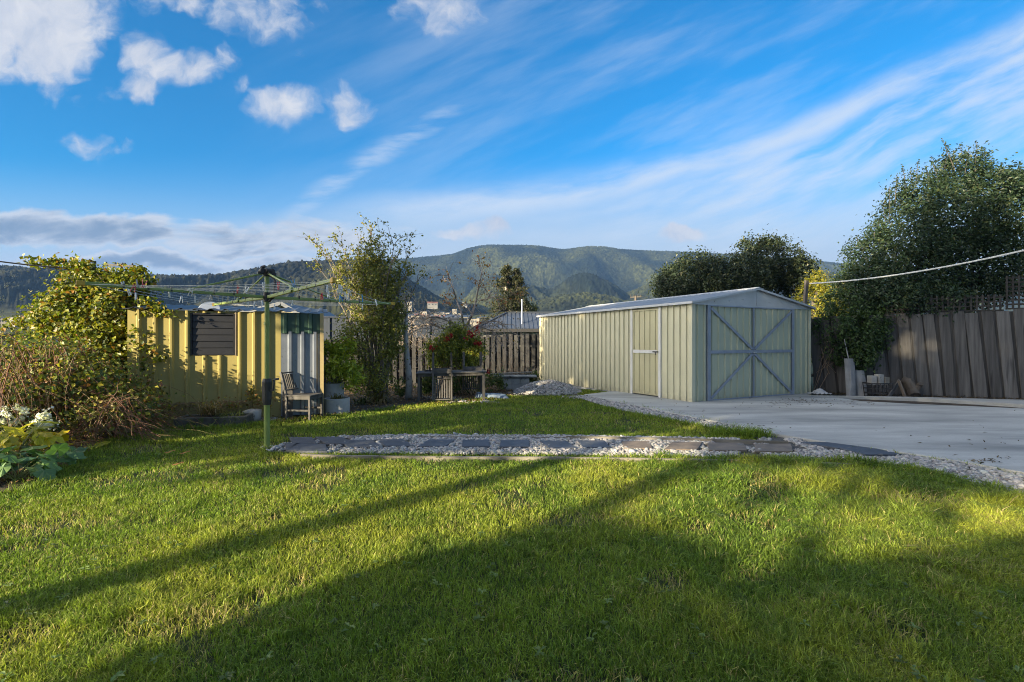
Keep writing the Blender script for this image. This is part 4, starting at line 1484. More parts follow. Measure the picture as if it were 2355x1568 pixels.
FA, FB = P(735, 778, 14.2), P(1262, 766, 15.9)
FA.z = FB.z = 0
FD = (FB - FA)
FL = FD.length
FD.normalize()
FN = Vector((FD.y, -FD.x, 0))
fen = thing('paling_fence', 'dark weathered timber paling fence along the back of the yard', 'fence', FA)
zt = lambda s_: 1.36 + (1.55 - 1.36) * s_ / FL
rs = random.Random(8)
fr, bk = MB(), MB()
s_ = 0.0
while s_ < FL - .1:
    z_ = zt(s_) + rs.uniform(-.03, .03)
    fr.obox(FA + FD * s_ + FN * .06 - Z * .05 + FD * rs.uniform(-.008, .008), FD * .118, -FN * .02, Z * (z_ + .05) + FD * rs.uniform(-.015, .015), wood_tone(rs, .32, .85, -.05))
    bk.obox(FA + FD * (s_ + .075) - FN * .03 - Z * .05, FD * .15, -FN * .02, Z * (z_ + .02), wood_tone(rs, .26, .45))  # rear palings darker: shade of the gaps put into their tone
    s_ += .19
fr.build('front_palings', MAT['grey_wood'], fen)
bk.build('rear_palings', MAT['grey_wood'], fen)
for z_ in (.35, 1.1):
    mb = MB()
    mb.obox(FA + FN * .026 + Z * z_, FD * FL, -FN * .022, Z * .07)
    mb.build('rail', MAT['grey_wood'], fen)

# blue-grey steel fence beyond it
QA, QB = P(738, 727, 17.6), P(1075, 735, 18.6)
QA.z = QB.z = 0
QD = (QB - QA)
QL = QD.length
QD.normalize()
QN = Vector((QD.y, -QD.x, 0))
sf = thing('steel_fence', 'blue-grey ribbed steel sheet fence standing behind the timber palings', 'fence', QA)
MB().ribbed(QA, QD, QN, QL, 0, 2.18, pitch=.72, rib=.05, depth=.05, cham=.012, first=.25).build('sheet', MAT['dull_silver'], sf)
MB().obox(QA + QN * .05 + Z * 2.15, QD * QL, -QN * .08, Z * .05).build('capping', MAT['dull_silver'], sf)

# pale steel fence on the left, behind the brambles
QA, QB = Vector((-7.9, 5.6, 0)), Vector((-9.4, 12.5, 0))
QD = (QB - QA)
QL = QD.length
QD.normalize()
QN = Vector((QD.y, -QD.x, 0))
lfn = thing('steel_fence', 'pale steel sheet fence with a rusty top rail behind the brown brambles', 'fence', QA)
MB().ribbed(QA, QD, QN, QL, 0, 1.36, pitch=.2, rib=.03, depth=.035, cham=.012).build('sheet', MAT['white_paint'], lfn)
MB().obox(QA + QN * .05 + Z * 1.362, QD * QL, -QN * .09, Z * .05).build('top_rail', MAT['edge_wood'], lfn)

# ------------------------------------------------------------------ right board fence with lattice
RA, RB = Vector((7.5, 12.15, 0)), Vector((12.6, 10.2, 0))
RD = RB - RA
RL = RD.length
RD.normalize()
RN = Vector((RD.y, -RD.x, 0))
rf_ = thing('board_fence', 'tall fence of wide leaning grey boards with lattice along the top', 'fence', RA)
rs = random.Random(21)
mb, mb2 = MB(), MB()
s_, k = 0.0, 0
hb_ = lambda s2: 1.86 + .06 * s2 / RL * 3
while s_ < RL:
    w_ = rs.uniform(.19, .24)
    lean = -.17 + rs.uniform(-.03, .03)
    front_ = k % 2 == 0
    (mb if front_ else mb2).obox(RA + RD * (s_ + .10) + RN * (.05 if front_ else .02) - Z * .05, RD * w_, -RN * .022, Z * (hb_(s_) + .05 + rs.uniform(-.03, .03)) + RD * lean, (lambda g: (g * 1.02, g, g * .98))(rs.uniform(.55, 1.2) if front_ else rs.uniform(.4, .7)))
    s_ += w_ * (.90 if front_ else .34)
    k += 1
bd_m = M_plain('fence_boards', (.135, .132, .13), (.05, .049, .048), .85, 16, stretch=(1, 1, .06), bump=.6, bscale=60, usecol=True, detail=9, lo=.3, hi=.72, spots=((.035, .034, .033), 6, .64))
bevel(mb.build('front_boards', bd_m, rf_), .004)
bevel(mb2.build('rear_boards', bd_m, rf_), .004)
for z_ in (.4, 1.5):
    MB().obox(RA - RN * .004 + Z * z_, RD * RL, -RN * .04, Z * .08).build('rail', MAT['grey_wood'], rf_)
for s_ in (.1, 2.4, 4.7):
    MB().obox(RA - RN * .05 + RD * s_, RD * .09, -RN * .09, Z * 1.9).build('post', MAT['grey_wood'], rf_)


def lattice(s0, s1, z0, z1, pitch=.098, w_=.036):
    m_ = MB()
    o_ = RA + RN * .03
    z_ = z0
    while z_ < z1:
        m_.obox(o_ + RD * s0 + Z * z_, RD * (s1 - s0), -RN * .012, Z * w_)
        z_ += pitch
    a_ = s0
    while a_ < s1:
        m_.obox(o_ + RD * a_ + RN * .014 + Z * z0, RD * w_, -RN * .012, Z * (z1 - z0 + .01))
        a_ += pitch * 1.05
    m_.c = [(.42, .40, .38)] * len(m_.c)
    return m_.build('lattice', MAT['grey_wood'], rf_)


sx = lambda px: along(px, RA, RD)
lattice(sx(2035), sx(2120), 1.93, 2.13)
lattice(sx(2125), sx(2306), 1.97, 2.33)
lattice(sx(2310), sx(2420), 2.00, 2.74)

# post strapped to the shed corner carrying the white service line
po = C0 + E1 * (SW + .05) + N2 * .06
pw0, pw1 = P(1846, 762, po.y), P(1854.5, 645, po.y)
pst = bevel(MB().bar(pw0, pw1, .05, .105, up=E1).build('timber_post', MAT['post_wood']), .006)
tag(pst, 'short timber post strapped to the right corner of the cream shed', 'post')
la, lb = pw1 + Vector((.06, -.02, -.075)), P(2500, 540, 7.4)
pts_ = []
for k in range(17):
    t_ = k / 16
    q = la.lerp(lb, t_)
    q.z -= .55 * t_ * (1 - t_)
    pts_.append(q)
tag(MB().tube(pts_, .016, 8).build('service_cable', MAT['cord']), 'white overhead service line running right from the timber post', 'cable')

# ------------------------------------------------------------------ odds and ends by the right fence
q = G(1963, 914)
mb = MB()
for (px0, px1, zt_, dy, tilt, mt) in ((1957, 1980, .88, 0, .03, 0), (1984, 2010, .60, .03, -.02, 0)):
    a, b_ = G(px0, 914), G(px1, 914)
    w_ = b_.x - a.x
    arc = []
    for k in range(9):
        th = math.pi * k / 8
        arc.append(Vector((a.x + w_ / 2 - math.cos(th) * w_ / 2, a.y + .16 + dy - math.sin(th) * .07, .01)))
    arc += [p_ + Vector((0, .006, 0)) for p_ in arc[::-1]]
    sh_ = MB().extrude(arc, Vector((tilt, .12, zt_))).build('curved_sheet', MAT['dull_white'])
    tag(sh_, 'white curved sheet leaning on the fence under the creeper, the %s one' % ('taller left' if zt_ > .7 else 'shorter right'), 'sheet')
pp_ = [P(1952, 915, 11.1), P(1957, 880, 11.2), P(1955, 845, 11.3), P(1948, 812, 11.4), P(1941, 780, 11.5)]
tag(MB().tube(pp_, [.013, .013, .012, .011, .010], 8).build('bent_pole', MAT['dull_white']), 'thin pale bent pole leaning beside the white curved sheets', 'pole')
# iron basket with three blocks
bo = G(2030, 917)
bk_ = thing('iron_basket', 'black iron grate basket against the right fence, stacked with blocks', 'basket', bo)
mb = MB()
w0, w1, hh_ = .19, .24, .34
for z_, f_ in ((.02, 0), (.12, .3), (.22, .62), (.34, 1)):
    w_ = w0 + (w1 - w0) * f_
    c_ = [bo + Vector((sx_ * w_, .16 + sy_ * .14, z_)) for sx_, sy_ in ((-1, -1), (1, -1), (1, 1), (-1, 1))]
    for i in range(4):
        mb.bar(c_[i], c_[(i + 1) % 4], .018, .03 if f_ in (0, 1) else .018)
mb.build('band', MAT['black'], bk_)
for i in range(6):
    a_ = -1 + 2 * i / 5
    for sy_ in (-1, 1):
        MB().bar(bo + Vector((a_ * w0, .16 + sy_ * .14, 0)), bo + Vector((a_ * w1, .16 + sy_ * .14, hh_)), .015, .012).build('bar', MAT['black'], bk_)
for k, (dx, w_, h2, mt, lab) in enumerate(((-.13, .13, .21, 'concrete', 'left grey block standing in the black iron basket'), (.03, .12, .24, 'concrete', 'middle grey block standing in the black iron basket'), (.16, .12, .18, 'edge_wood', 'right, tan coloured block standing in the black iron basket'))):
    o = bevel(MB().box(bo + Vector((dx, .16, .36 + h2 / 2 - .06)), (w_, .14, h2), rz=.1 * k).build('block', MAT[mt]), .008)
    tag(o, lab, 'block', 'blocks in the iron basket')
qa, qb, qc = G(2040, 918), G(2068, 915), G(2083, 919)
tag(bevel(MB().bar(qa, P(2068, 875, qa.y + .25), .03, .09).build('plank', MAT['grey_wood']), .004), 'grey board tilted up from lower left beside the iron basket', 'board')
tag(bevel(MB().bar(qc, P(2066, 876, qc.y + .22), .03, .07).build('plank', MAT['post_wood']), .004), 'narrow board tilted up from lower right beside the iron basket', 'board')
lg = MB()
g0 = P(2081, 872, 11.3)
lg.tube([G(2104, 914) + Z * .04, P(2098, 895, 11.25), P(2085, 876, 11.3), P(2074, 872, 11.35)], [.11, .12, .10, .07], 10)
lg.tube([P(2101, 905, 11.2), P(2113, 886, 11.15), P(2117, 882, 11.1)], [.07, .06, .05], 8)
tag(lg.build('log', MAT['bark'], smooth=False), 'gnarled grey forked log propped on the right fence beside the boards', 'log')
mb = MB()
a = G(1872, 914)
vs_ = []
for j in range(8):
    for i in range(14):
        s_, t_ = i / 13, j / 7
        vs_.append((a.x + s_ * .44, a.y + t_ * .3, .085 + .13 * max(0, 1 - abs(s_ - .5) * 2.6) * math.sin(math.pi * t_) + .015 * math.sin(i * 2.1 + j)))
tag(mb.add(vs_, [(j * 14 + i, j * 14 + i + 1, (j + 1) * 14 + i + 1, (j + 1) * 14 + i) for j in range(7) for i in range(13)]).build('cloth', MAT['cloth'], smooth=True), 'crumpled whitish cloth on the ground right of the cream shed', 'cloth')

# ------------------------------------------------------------------ neighbouring houses
hd = 27.0
ho = P(1290, 768, hd)
ho.z = 0
nh = thing('house', 'neighbour\'s white weatherboard house with grey hipped steel roof behind the fence', 'house', ho)
ex0, ex1 = P(1092, 755, hd).x, P(1420, 755, hd).x
wz = EYE + (CY - 755.5) / F * hd
rz_ = EYE + (CY - 719) / F * (hd + 3.4)
yb0, yb1 = hd, hd + 6.8
rx0, rx1 = P(1165, 719, hd + 3.4).x, P(1360, 719, hd + 3.4).x
MB().obox((ex0 + .45, yb0 + .45, 0), (ex1 - ex0 - .9, 0, 0), (0, yb1 - yb0 - .9, 0), (0, 0, wz - .02)).build('wall', MAT['town'], nh)
mb = MB()
mb.add([(ex0, yb0, wz), (ex1, yb0, wz), (ex1, yb1, wz), (ex0, yb1, wz), (rx0, hd + 3.4, rz_), (rx1, hd + 3.4, rz_)], [(0, 1, 5, 4), (1, 2, 5), (2, 3, 4, 5), (3, 0, 4), (3, 2, 1, 0)])
# ribs down the front slope
for k in range(70):
    x = ex0 + .25 + k * .25
    if x > ex1 - .1:
        break
    fr_ = 1.0
    if x < rx0:
        fr_ = (x - ex0) / (rx0 - ex0)
    if x > rx1:
        fr_ = (ex1 - x) / (ex1 - rx1)
    a = Vector((x, yb0, wz + .015))
    b_ = Vector((x, yb0 + 3.4 * fr_, wz + (rz_ - wz) * fr_ + .015))
    mb.bar(a, b_, .03, .03)
nr = mb.build('roof', MAT['roof_grey'], nh)
mb = MB()
mb.bar((rx0, hd + 3.4, rz_ + .03), (rx1, hd + 3.4, rz_ + .03), .2, .07)
mb.bar((ex0, yb0, wz + .03), (rx0, hd + 3.4, rz_ + .03), .16, .06)
mb.build('ridge_cap', MAT['dull_silver'], nr)
mb = MB()
mb.obox((ex0 - .06, yb0 - .1, wz - .19), (ex1 - ex0 + .12, 0, 0), (0, .1, 0), (0, 0, .18))
mb.build('gutter', MAT['black'], nr)
MB().tube([P(1200, 753, hd + 1.0), P(1200, 688, hd + 1.0)], .045, 8).build('mast', MAT['zinc'], nr)
for (px0, px1, py0, py1) in ((1172, 1206, 757, 790), (1222, 1262, 758, 768.5)):
    a, b_ = P(px0, py1, hd + .42), P(px1, py0, hd + .42)
    w_ = MB()
    for (x0, x1, z0, z1) in ((a.x, a.x + .09, a.z, b_.z), (b_.x - .09, b_.x, a.z, b_.z), (a.x + .09, b_.x - .09, b_.z - .09, b_.z), (a.x + .09, b_.x - .09, a.z, a.z + .09)):
        w_.obox((x0, a.y, z0), (x1 - x0, 0, 0), (0, .06, 0), (0, 0, z1 - z0))
    wi = w_.build('window', MAT['white_paint'], nh)
    MB().obox((a.x + .09, a.y + .02, a.z + .09), (b_.x - a.x - .18, 0, 0), (0, .02, 0), (0, 0, b_.z - a.z - .18)).build('pane', MAT['glass'], wi)
# carport roof beside the neighbour's house
a, b_ = P(1095, 758, 23.0), P(1165, 756, 24.5)

# gable-roofed house seen over the yellow shed
hd = 19.5
ga, gbp, gap_ = P(590, 716, hd), P(690, 716, hd), P(655, 699.5, hd)
gh = thing('house', 'cream gabled house with blue-grey roof seen over the yellow shed', 'house', (ga.x, hd, 0))
MB().extrude([(ga.x + 1.0, hd, 0), (gbp.x - .25, hd, 0), (gbp.x - .25, hd, ga.z - .05), (gap_.x, hd, gap_.z - .1), (ga.x + 1.0, hd, ga.z + .25)], (-.6, 6, 0)).build('wall', M_plain('render_wall', (.26, .24, .18), (.22, .2, .15), .8, 3), gh)
mb = MB()
mb.extrude([(gbp.x + .1, hd - .3, gbp.z - .12), (gap_.x, hd - .3, gap_.z), (gap_.x, hd - .3, gap_.z + .07), (gbp.x + .1, hd - .3, gbp.z - .05)], (-.6, 6.6, 0))
mb.extrude([(ga.x - .6, hd - .3, ga.z - .15), (gap_.x, hd - .3, gap_.z), (gap_.x, hd - .3, gap_.z + .07), (ga.x - .6, hd - .3, ga.z - .08)], (-.6, 6.6, 0))
gr_ = mb.build('roof', MAT['roof_grey'], gh)
mb = MB()
for x0 in (gbp.x + .1, ga.x - .6):
    mb.bar((x0, hd - .34, (gbp.z if x0 > gap_.x else ga.z) - .12), (gap_.x, hd - .34, gap_.z + .02), .04, .14)
mb.build('barge', MAT['roof_grey'], gr_)

#==PART4==
# ------------------------------------------------------------------ climbing vine on the left
vine = thing('climbing_vine', 'yellowing climbing vine heaped over the left end of the yellow shed', 'vine', (-7.0, 8.1, 0))
ve = [EL(235, 664, 92, 34, 8.2, .5, 1.3), EL(190, 720, 90, 55, 8.1, .6, 2), EL(255, 745, 75, 75, 8.0, .5, 2), EL(275, 825, 62, 80, 7.9, .5, 1.8), EL(225, 885, 75, 55, 7.8, .5, 1.3), EL(300, 885, 42, 50, 7.75, .35, .8),
      EL(135, 745, 52, 26, 8.1, .4, .6), EL(300, 652, 36, 20, 8.1, .3, .45), EL(60, 742, 60, 14, 8.1, .3, .25), EL(325, 815, 16, 70, 7.55, .12, .25), EL(262, 690, 60, 40, 8.1, .4, .8)]
pts, od = crown(ve, 24000, .15, 20, .6, 3)
# the shoot along the overhead cable, and loose runners
rv = np.random.default_rng(31)
arm = []
for (x0, y0, x1, y1, k, j) in ((60, 600, 215, 612, 420, .045), (160, 612, 240, 640, 400, .10), (300, 625, 333, 618, 120, .04), (330, 690, 372, 712, 130, .05), (320, 716, 400, 720, 60, .03), (330, 800, 372, 820, 90, .06)):
    for i in range(k):
        t_ = rv.uniform()
        arm.append(np.array(P(x0 + (x1 - x0) * t_, y0 + (y1 - y0) * t_ + 3 * math.sin(t_ * 9), 8.1 if y0 < 690 else 7.5)) + rv.normal(size=3) * j)
pts = np.concatenate([pts, np.array(arm)])
od = np.concatenate([od, rv.normal(size=(len(arm), 3)) * .3])
leaf_mesh('foliage', pts, .060, MAT['leaf'], VINE, vine, .95, .2, .35, .14, od, .3, 5)
mb = MB()
rs = random.Random(12)
for k in range(26):
    x = rs.uniform(150, 310)
    a = P(x, 960, 7.9)
    a.z = 0
    pl = [a]
    tx, ty = x + rs.uniform(-60, 60), rs.uniform(620, 800)
    for i in range(1, 7):
        f_ = i / 6
        pl.append(a.lerp(P(tx, ty, 8.0), f_) + Vector((rs.gauss(0, .06), rs.gauss(0, .06), .12 * math.sin(3.14 * f_))))
    mb.tube(pl, [.018 - .002 * i for i in range(7)], 5, (.45, .32, .22))
mb.build('stems', MAT['stem'], vine)
tag(MB().bar(P(229, 655, 8.15), P(212, 609, 8.25), .04, .05).build('timber_stake', MAT['grey_wood']), 'thin grey stake poking out of the top of the vine', 'stake')

# brown brambles
br = thing('bramble', 'tangled brown bramble with arching bare canes and few leaves, left of the lawn', 'bramble', (-7.0, 6.6, 0))
mb = MB()
rs = random.Random(5)
for k in range(760):
    x, y, d = rs.uniform(-90, 300), rs.uniform(930, 1020), rs.uniform(6.0, 7.5)
    if x < 60:
        d = rs.uniform(5.4, 7.2)
    a = P(x, y, d)
    a.z = rs.uniform(0, .12)
    hgt = rs.uniform(.25, 1.15) * (1.12 if x < 190 else .5)
    ang = rs.uniform(0, 6.28)
    L_ = rs.uniform(.5, 1.7)
    pl = []
    sag = rs.uniform(.35, 1.1)
    for i in range(9):
        t_ = i / 8
        z_ = a.z + hgt * (1 - (2 * t_ - 1) ** 2 * 1.0) * (1 if t_ < .5 else sag) + .03
        pl.append(Vector((a.x + math.cos(ang) * L_ * (t_ - .3) + rs.gauss(0, .035), a.y + math.sin(ang) * L_ * .5 * (t_ - .3) + rs.gauss(0, .022), max(z_ + rs.gauss(0, .02), .01))))
    tone = rs.choice(((.44, .18, .09), (.34, .18, .10), (.48, .34, .17), (.28, .13, .08), (.42, .36, .13)))
    mb.tube(pl, [.0042 - .0003 * i for i in range(9)], 4, tone, cap=False)
mb.build('canes', MAT['stem'], br)
be = [EL(60, 830, 120, 55, 6.7, .5, 1), EL(150, 880, 130, 60, 6.6, .6, 1.2), EL(230, 940, 90, 35, 6.5, .5, 1), EL(60, 910, 110, 50, 6.2, .5, 1), EL(290, 935, 50, 35, 6.9, .3, .5)]
pts, od = crown(be, 15000, .22, 8, .3, 14)
leaf_mesh('leaves', pts, .062, MAT['leaf'], [(4, (.20, .23, .04)), (2, (.28, .21, .06)), (1.5, (.26, .12, .05)), (4, (.11, .16, .045)), (3, (.38, .34, .04))], br, .7, .3, .2, .15, od, .3, 6)
# dry litter below
n = 5200
lp = scatter([tuple(G(x, y)[:2]) for x, y in ((-160, 1150), (60, 1120), (150, 1075), (235, 1020), (330, 990), (520, 985), (640, 975), (760, 958), (900, 936), (1100, 925), (1180, 912), (1180, 896), (900, 890), (700, 900), (330, 940), (60, 980), (-150, 1000))], 330, np.random.default_rng(9))
lit = leaf_mesh('leaf_litter', np.column_stack([lp, np.random.default_rng(2).uniform(.012, .04, len(lp))]), .045, MAT['petal'], [(3, (.22, .13, .06)), (2, (.30, .20, .10)), (2, (.13, .085, .05)), (1, (.34, .26, .15))], None, .6, 1.6, 0, .15, None, .35, 8)
tag(lit, kind='stuff')
lp = scatter([(7.3, 11.6), (12.8, 9.5), (12.8, 10.3), (8, 12.6)], 420, np.random.default_rng(19))
lit = leaf_mesh('leaf_litter', np.column_stack([lp, np.random.default_rng(2).uniform(.01, .05, len(lp))]), .05, MAT['petal'], [(3, (.10, .075, .05)), (2, (.16, .12, .08)), (2, (.06, .045, .03))], None, .5, 1.4, 0, .15, None, .35, 18)
tag(lit, kind='stuff')
rd = np.random.default_rng(29)
sp_ = []
for (px, py, sx_, sy_, k) in ((1790, 927, 40, 5, 50), (1745, 990, 30, 8, 26), (1960, 925, 60, 5, 60), (2200, 1010, 120, 30, 26), (1600, 945, 60, 14, 26), (2270, 1062, 24, 5, 30), (1850, 921, 25, 3, 60)):
    for i in range(k):
        q = G(px + rd.normal(0, sx_), py + rd.normal(0, sy_), .045)
        if inside(dv, np.array([q.x]), np.array([q.y]))[0]:
            sp_.append((q.x, q.y, .055))
lit = leaf_mesh('leaf_litter', np.array(sp_), .05, MAT['petal'], [(3, (.10, .07, .045)), (2, (.16, .12, .07)), (1, (.05, .04, .03))], None, .3, 2.2, 0, .1, None, .35, 28)
tag(lit, kind='stuff')


def big_leaf(mb_, base, d, L_, w_, rnd, lobes=5, droop=.25, col=(1, 1, 1)):
    """lobed broad leaf as a cupped fan"""
    d = Vector(d).normalized()
    sd = d.cross(Z)
    sd = sd.normalized() if sd.length > .05 else Vector((1, 0, 0))
    up = sd.cross(d)
    n = lobes * 4
    vs = [Vector(base) + d * L_ * .30 + up * .03 * L_]
    for k in range(n + 1):
        th = -math.pi * .92 + 2 * math.pi * .92 * k / n
        rr_ = 1 - .20 * (0.5 + .5 * math.cos(k / n * lobes * 2 * math.pi + math.pi)) - rnd.uniform(0, .06)
        x = math.cos(th) * .62 * rr_ + .38
        y = math.sin(th) * .5 * rr_
        p_ = Vector(base) + d * L_ * x + sd * w_ * y + up * (.05 * L_ * math.cos(k / n * lobes * 2 * math.pi)) - Z * droop * L_ * (x * x + y * y)
        vs.append(p_)
    mb_.add(vs, [(0, k + 1, k + 2) for k in range(n)], col)


def leafy(name, label, cat, spots, L_, cols, rnd, mat=None, lobes=5, droop=.25, loc=None):
    t_ = thing(name, label, cat, loc)
    lf, st = MB(), MB()
    for (p_, k, spread, hgt) in spots:
        for i in range(k):
            a = rnd.uniform(0, 6.283)
            rr_ = spread * math.sqrt(rnd.uniform(.05, 1))
            b_ = Vector(p_) + Vector((math.cos(a) * rr_, math.sin(a) * rr_, hgt * rnd.uniform(.35, 1.0)))
            d = Vector((math.cos(a) + rnd.gauss(0, .4), math.sin(a) + rnd.gauss(0, .4) - .25, rnd.uniform(-.7, .75)))
            l_ = L_ * rnd.uniform(.6, 1.25)
            c_ = rnd.choice(cols)
            g_ = rnd.uniform(.75, 1.25)
            big_leaf(lf, b_, d, l_, l_ * rnd.uniform(.8, 1.05), rnd, lobes, droop, tuple(x * g_ for x in c_))
            st.tube([(p_[0] + rnd.gauss(0, .03), p_[1] + rnd.gauss(0, .03), .0), (b_.x * .5 + p_[0] * .5, b_.y * .5 + p_[1] * .5, b_.z * .65), b_], .004, 4, (.5, .55, .2), cap=False)
    lf.build('leaves', mat or MAT['leaf'], t_)
    st.build('stems', MAT['stem'], t_)
    return t_


rs = random.Random(17)
a = G(70, 1108)
leafy('squash_plant', 'low plant with broad crinkled green leaves at the left edge of the lawn', 'plant',
      [(G(40, 1105), 26, .28, .24), (G(105, 1085), 22, .25, .22), (G(-40, 1105), 20, .3, .28), (G(70, 1075), 16, .3, .24)], .16,
      [(.11, .21, .075), (.15, .26, .085), (.085, .165, .06), (.2, .27, .06)], rs, loc=a)
leafy('grape_seedling', 'low vine with bright yellow autumn leaves above the broad green plant, left edge', 'vine',
      [(G(30, 1072) + Z * .12, 30, .28, .30), (G(80, 1056) + Z * .08, 22, .26, .24), (G(-30, 1068) + Z * .12, 16, .3, .3), (G(160, 1040), 7, .3, .12)], .17,
      [(.50, .44, .02), (.42, .40, .02), (.34, .34, .03), (.54, .42, .02)], rs, loc=G(30, 1070))
wf_ = thing('white_flower_bush', 'bush with clusters of white flowers at the left edge under the brambles', 'bush', P(40, 1000, 5.4) * 1)
fe = [EL(30, 955, 36, 20, 5.45, .14, 1), EL(100, 972, 24, 16, 5.5, .10, .7), EL(-30, 965, 30, 22, 5.4, .14, .8), EL(108, 955, 12, 10, 5.5, .06, .3)]
pts, od = crown(fe, 1500, .035, 30, .8, 24)
leaf_mesh('flowers', pts, .034, MAT['petal'], [(4, (.78, .78, .76)), (1, (.66, .67, .62))], wf_, .9, .4, 0, .1, od, .1, 4)
pts, od = crown([EL(30, 985, 45, 30, 5.5, .2, 1), EL(100, 990, 30, 25, 5.55, .15, 1), EL(-30, 985, 40, 30, 5.4, .2, 1)], 900, .08, 14, .4, 25)
leaf_mesh('leaves', pts, .055, MAT['leaf'], GREEN, wf_, .5, .4, .2, .15, od, .25, 5)

# ------------------------------------------------------------------ tall thin-topped shrub right of the yellow shed
sd_ = 10.6
sb_ = P(862, 905, sd_)
sb_.z = 0
shr = thing('tall_shrub', 'tall shrub with glossy olive leaves and bare twiggy top right of the yellow shed', 'shrub', sb_)
mb = MB()
rs = random.Random(23)
tips = []
for (tx, ty, bx) in ((742, 545, 850), (768, 575, 855), (790, 540, 855), (800, 600, 860), (822, 560, 862), (850, 518, 862), (872, 545, 866), (905, 540, 870), (890, 590, 870), (928, 600, 872), (918, 640, 880), (745, 600, 850), (860, 580, 865), (838, 590, 858), (935, 570, 878), (960, 622, 885)):
    a = P(bx, 905, sd_ + rs.uniform(-.2, .2))
    a.z = 0
    b_ = P(tx, ty + 26, sd_ + rs.uniform(-.5, .5))
    pl = []
    for i in range(11):
        t_ = i / 10
        c_ = a.lerp(b_, t_)
        c_.x += (b_.x - a.x) * (t_ ** 1.7 - t_) * .9
        pl.append(c_ + Vector((rs.gauss(0, .025), rs.gauss(0, .03), rs.gauss(0, .015))))
    mb.tube(pl, [.028 * (1 - t_ / 11) + .0045 for t_ in range(11)], 6, (.72, .70, .68))
    for i in range(5, 11):
        for k in range(3):
            d = (pl[i] - pl[i - 1]).normalized() + Vector((rs.gauss(0, .55), rs.gauss(0, .55), rs.gauss(.1, .4)))
            limb(mb, pl[i], d, rs.uniform(.16, .42), .008, 1, rs, tips, 4, .55, .1, (1, 2), (.75, .72, .70))
mb.build('branches', MAT['twig'], shr)
rr_ = np.random.default_rng(3)
tp_ = tip_points([t_ for t_ in tips if t_[0].z > 2.75 or rs.random() < .4], 2, .03, rr_)
tp_ = tp_[rr_.uniform(size=len(tp_)) < .95]
se = [EL(850, 790, 66, 70, sd_, .6, 2.2), EL(868, 705, 52, 66, sd_, .5, 1.9), EL(858, 640, 42, 44, sd_, .4, .9), EL(850, 865, 58, 40, sd_ - .1, .6, 1.4), EL(905, 770, 26, 56, sd_, .35, .8), EL(800, 770, 28, 50, sd_ - .2, .3, .5), EL(905, 690, 22, 50, sd_, .3, .5), EL(835, 600, 34, 30, sd_, .3, .4), EL(868, 580, 30, 34, sd_, .3, .35), EL(800, 640, 30, 30, sd_, .3, .3), EL(905, 640, 24, 34, sd_, .3, .3)]
pts, od = crown(se, 15500, .15, 22, .55, 13)
pts = np.concatenate([pts, tp_])
od = np.concatenate([od, np.zeros((len(tp_), 3))])
leaf_mesh('foliage', pts, .058, MAT['glossy_leaf'], OLIVE, shr, .62, .25, .3, .14, od, .3, 15)

# strap-leaved clump and low dark plants at the foot
def straps(name, label, c_, n, L_, cols, rnd, w_=.02, cat='plant', curve=1.0):
    mb_ = MB()
    for i in range(n):
        a = rnd.uniform(0, 6.283)
        l_ = L_ * rnd.uniform(.6, 1.2)
        b_ = Vector(c_) + Vector((rnd.gauss(0, .06), rnd.gauss(0, .05), 0))
        d = Vector((math.cos(a), math.sin(a), 0))
        sd2 = Vector((-d.y, d.x, 0))
        vs = []
        up0 = rnd.uniform(.6, 1.3)
        for k in range(6):
            t_ = k / 5
            p_ = b_ + d * l_ * .75 * t_ ** 1.3 + Z * (l_ * (up0 * t_ - curve * (.75 + .3 * up0) * t_ * t_))
            p_.z = max(p_.z, .01)
            ww_ = w_ * (1 - t_ ** 2) + .001
            vs += [p_ - sd2 * ww_, p_ + sd2 * ww_]
        c2 = rnd.choice(cols)
        g_ = rnd.uniform(.7, 1.3)
        mb_.add(vs, [(2 * k, 2 * k + 1, 2 * k + 3, 2 * k + 2) for k in range(5)], tuple(x * g_ for x in c2))
    return tag(mb_.build(name, MAT['leaf']), label, cat)


rs = random.Random(6)
q = P(872, 912, 10.1); q.z = 0
straps('strap_leaf_clump', 'drooping half-dead strap-leaved clump under the tall shrub', q, 90, .62, [(.16, .13, .05), (.10, .11, .035), (.22, .16, .08)], rs, .013)
q = P(835, 915, 9.9); q.z = 0
straps('strap_leaf_clump', 'dark green strap-leaved clump between the concrete rings and the tall shrub', q, 60, .45, [(.06, .085, .025), (.09, .11, .03)], rs, .012)
q = G(525, 978)
straps('grass_tussock', 'tall bright grass tussock at the right end of the stone trough', q + Vector((0, .1, 0)), 170, .42, [(.20, .25, .05), (.28, .29, .08), (.14, .20, .04)], rs, .006, curve=.7)
q = G(455, 985)
straps('dead_plants', 'dry straw-coloured weeds growing out of the stone trough', q + Vector((0, .3, .16)), 170, .30, [(.30, .21, .10), (.22, .14, .07), (.20, .18, .06), (.34, .27, .15)], rs, .004, curve=.5)
pts, od = crown([EL(350, 945, 60, 22, 7.4, .15, 1), EL(470, 930, 80, 14, 7.75, .1, 1), EL(590, 915, 40, 26, 8.0, .08, .5), EL(340, 900, 30, 40, 7.5, .1, .5)], 900, .1, 10, .3, 44)
tw = thing('weeds', 'scrambling yellow-leaved weeds along the foot of the yellow shed wall', 'weeds', P(450, 940, 7.6))
leaf_mesh('leaves', pts, .045, MAT['leaf'], [(2, (.28, .22, .03)), (2, (.15, .16, .03)), (1, (.25, .12, .04))], tw, .75, .3, .2, .15, od, .3, 7)
mb = MB()
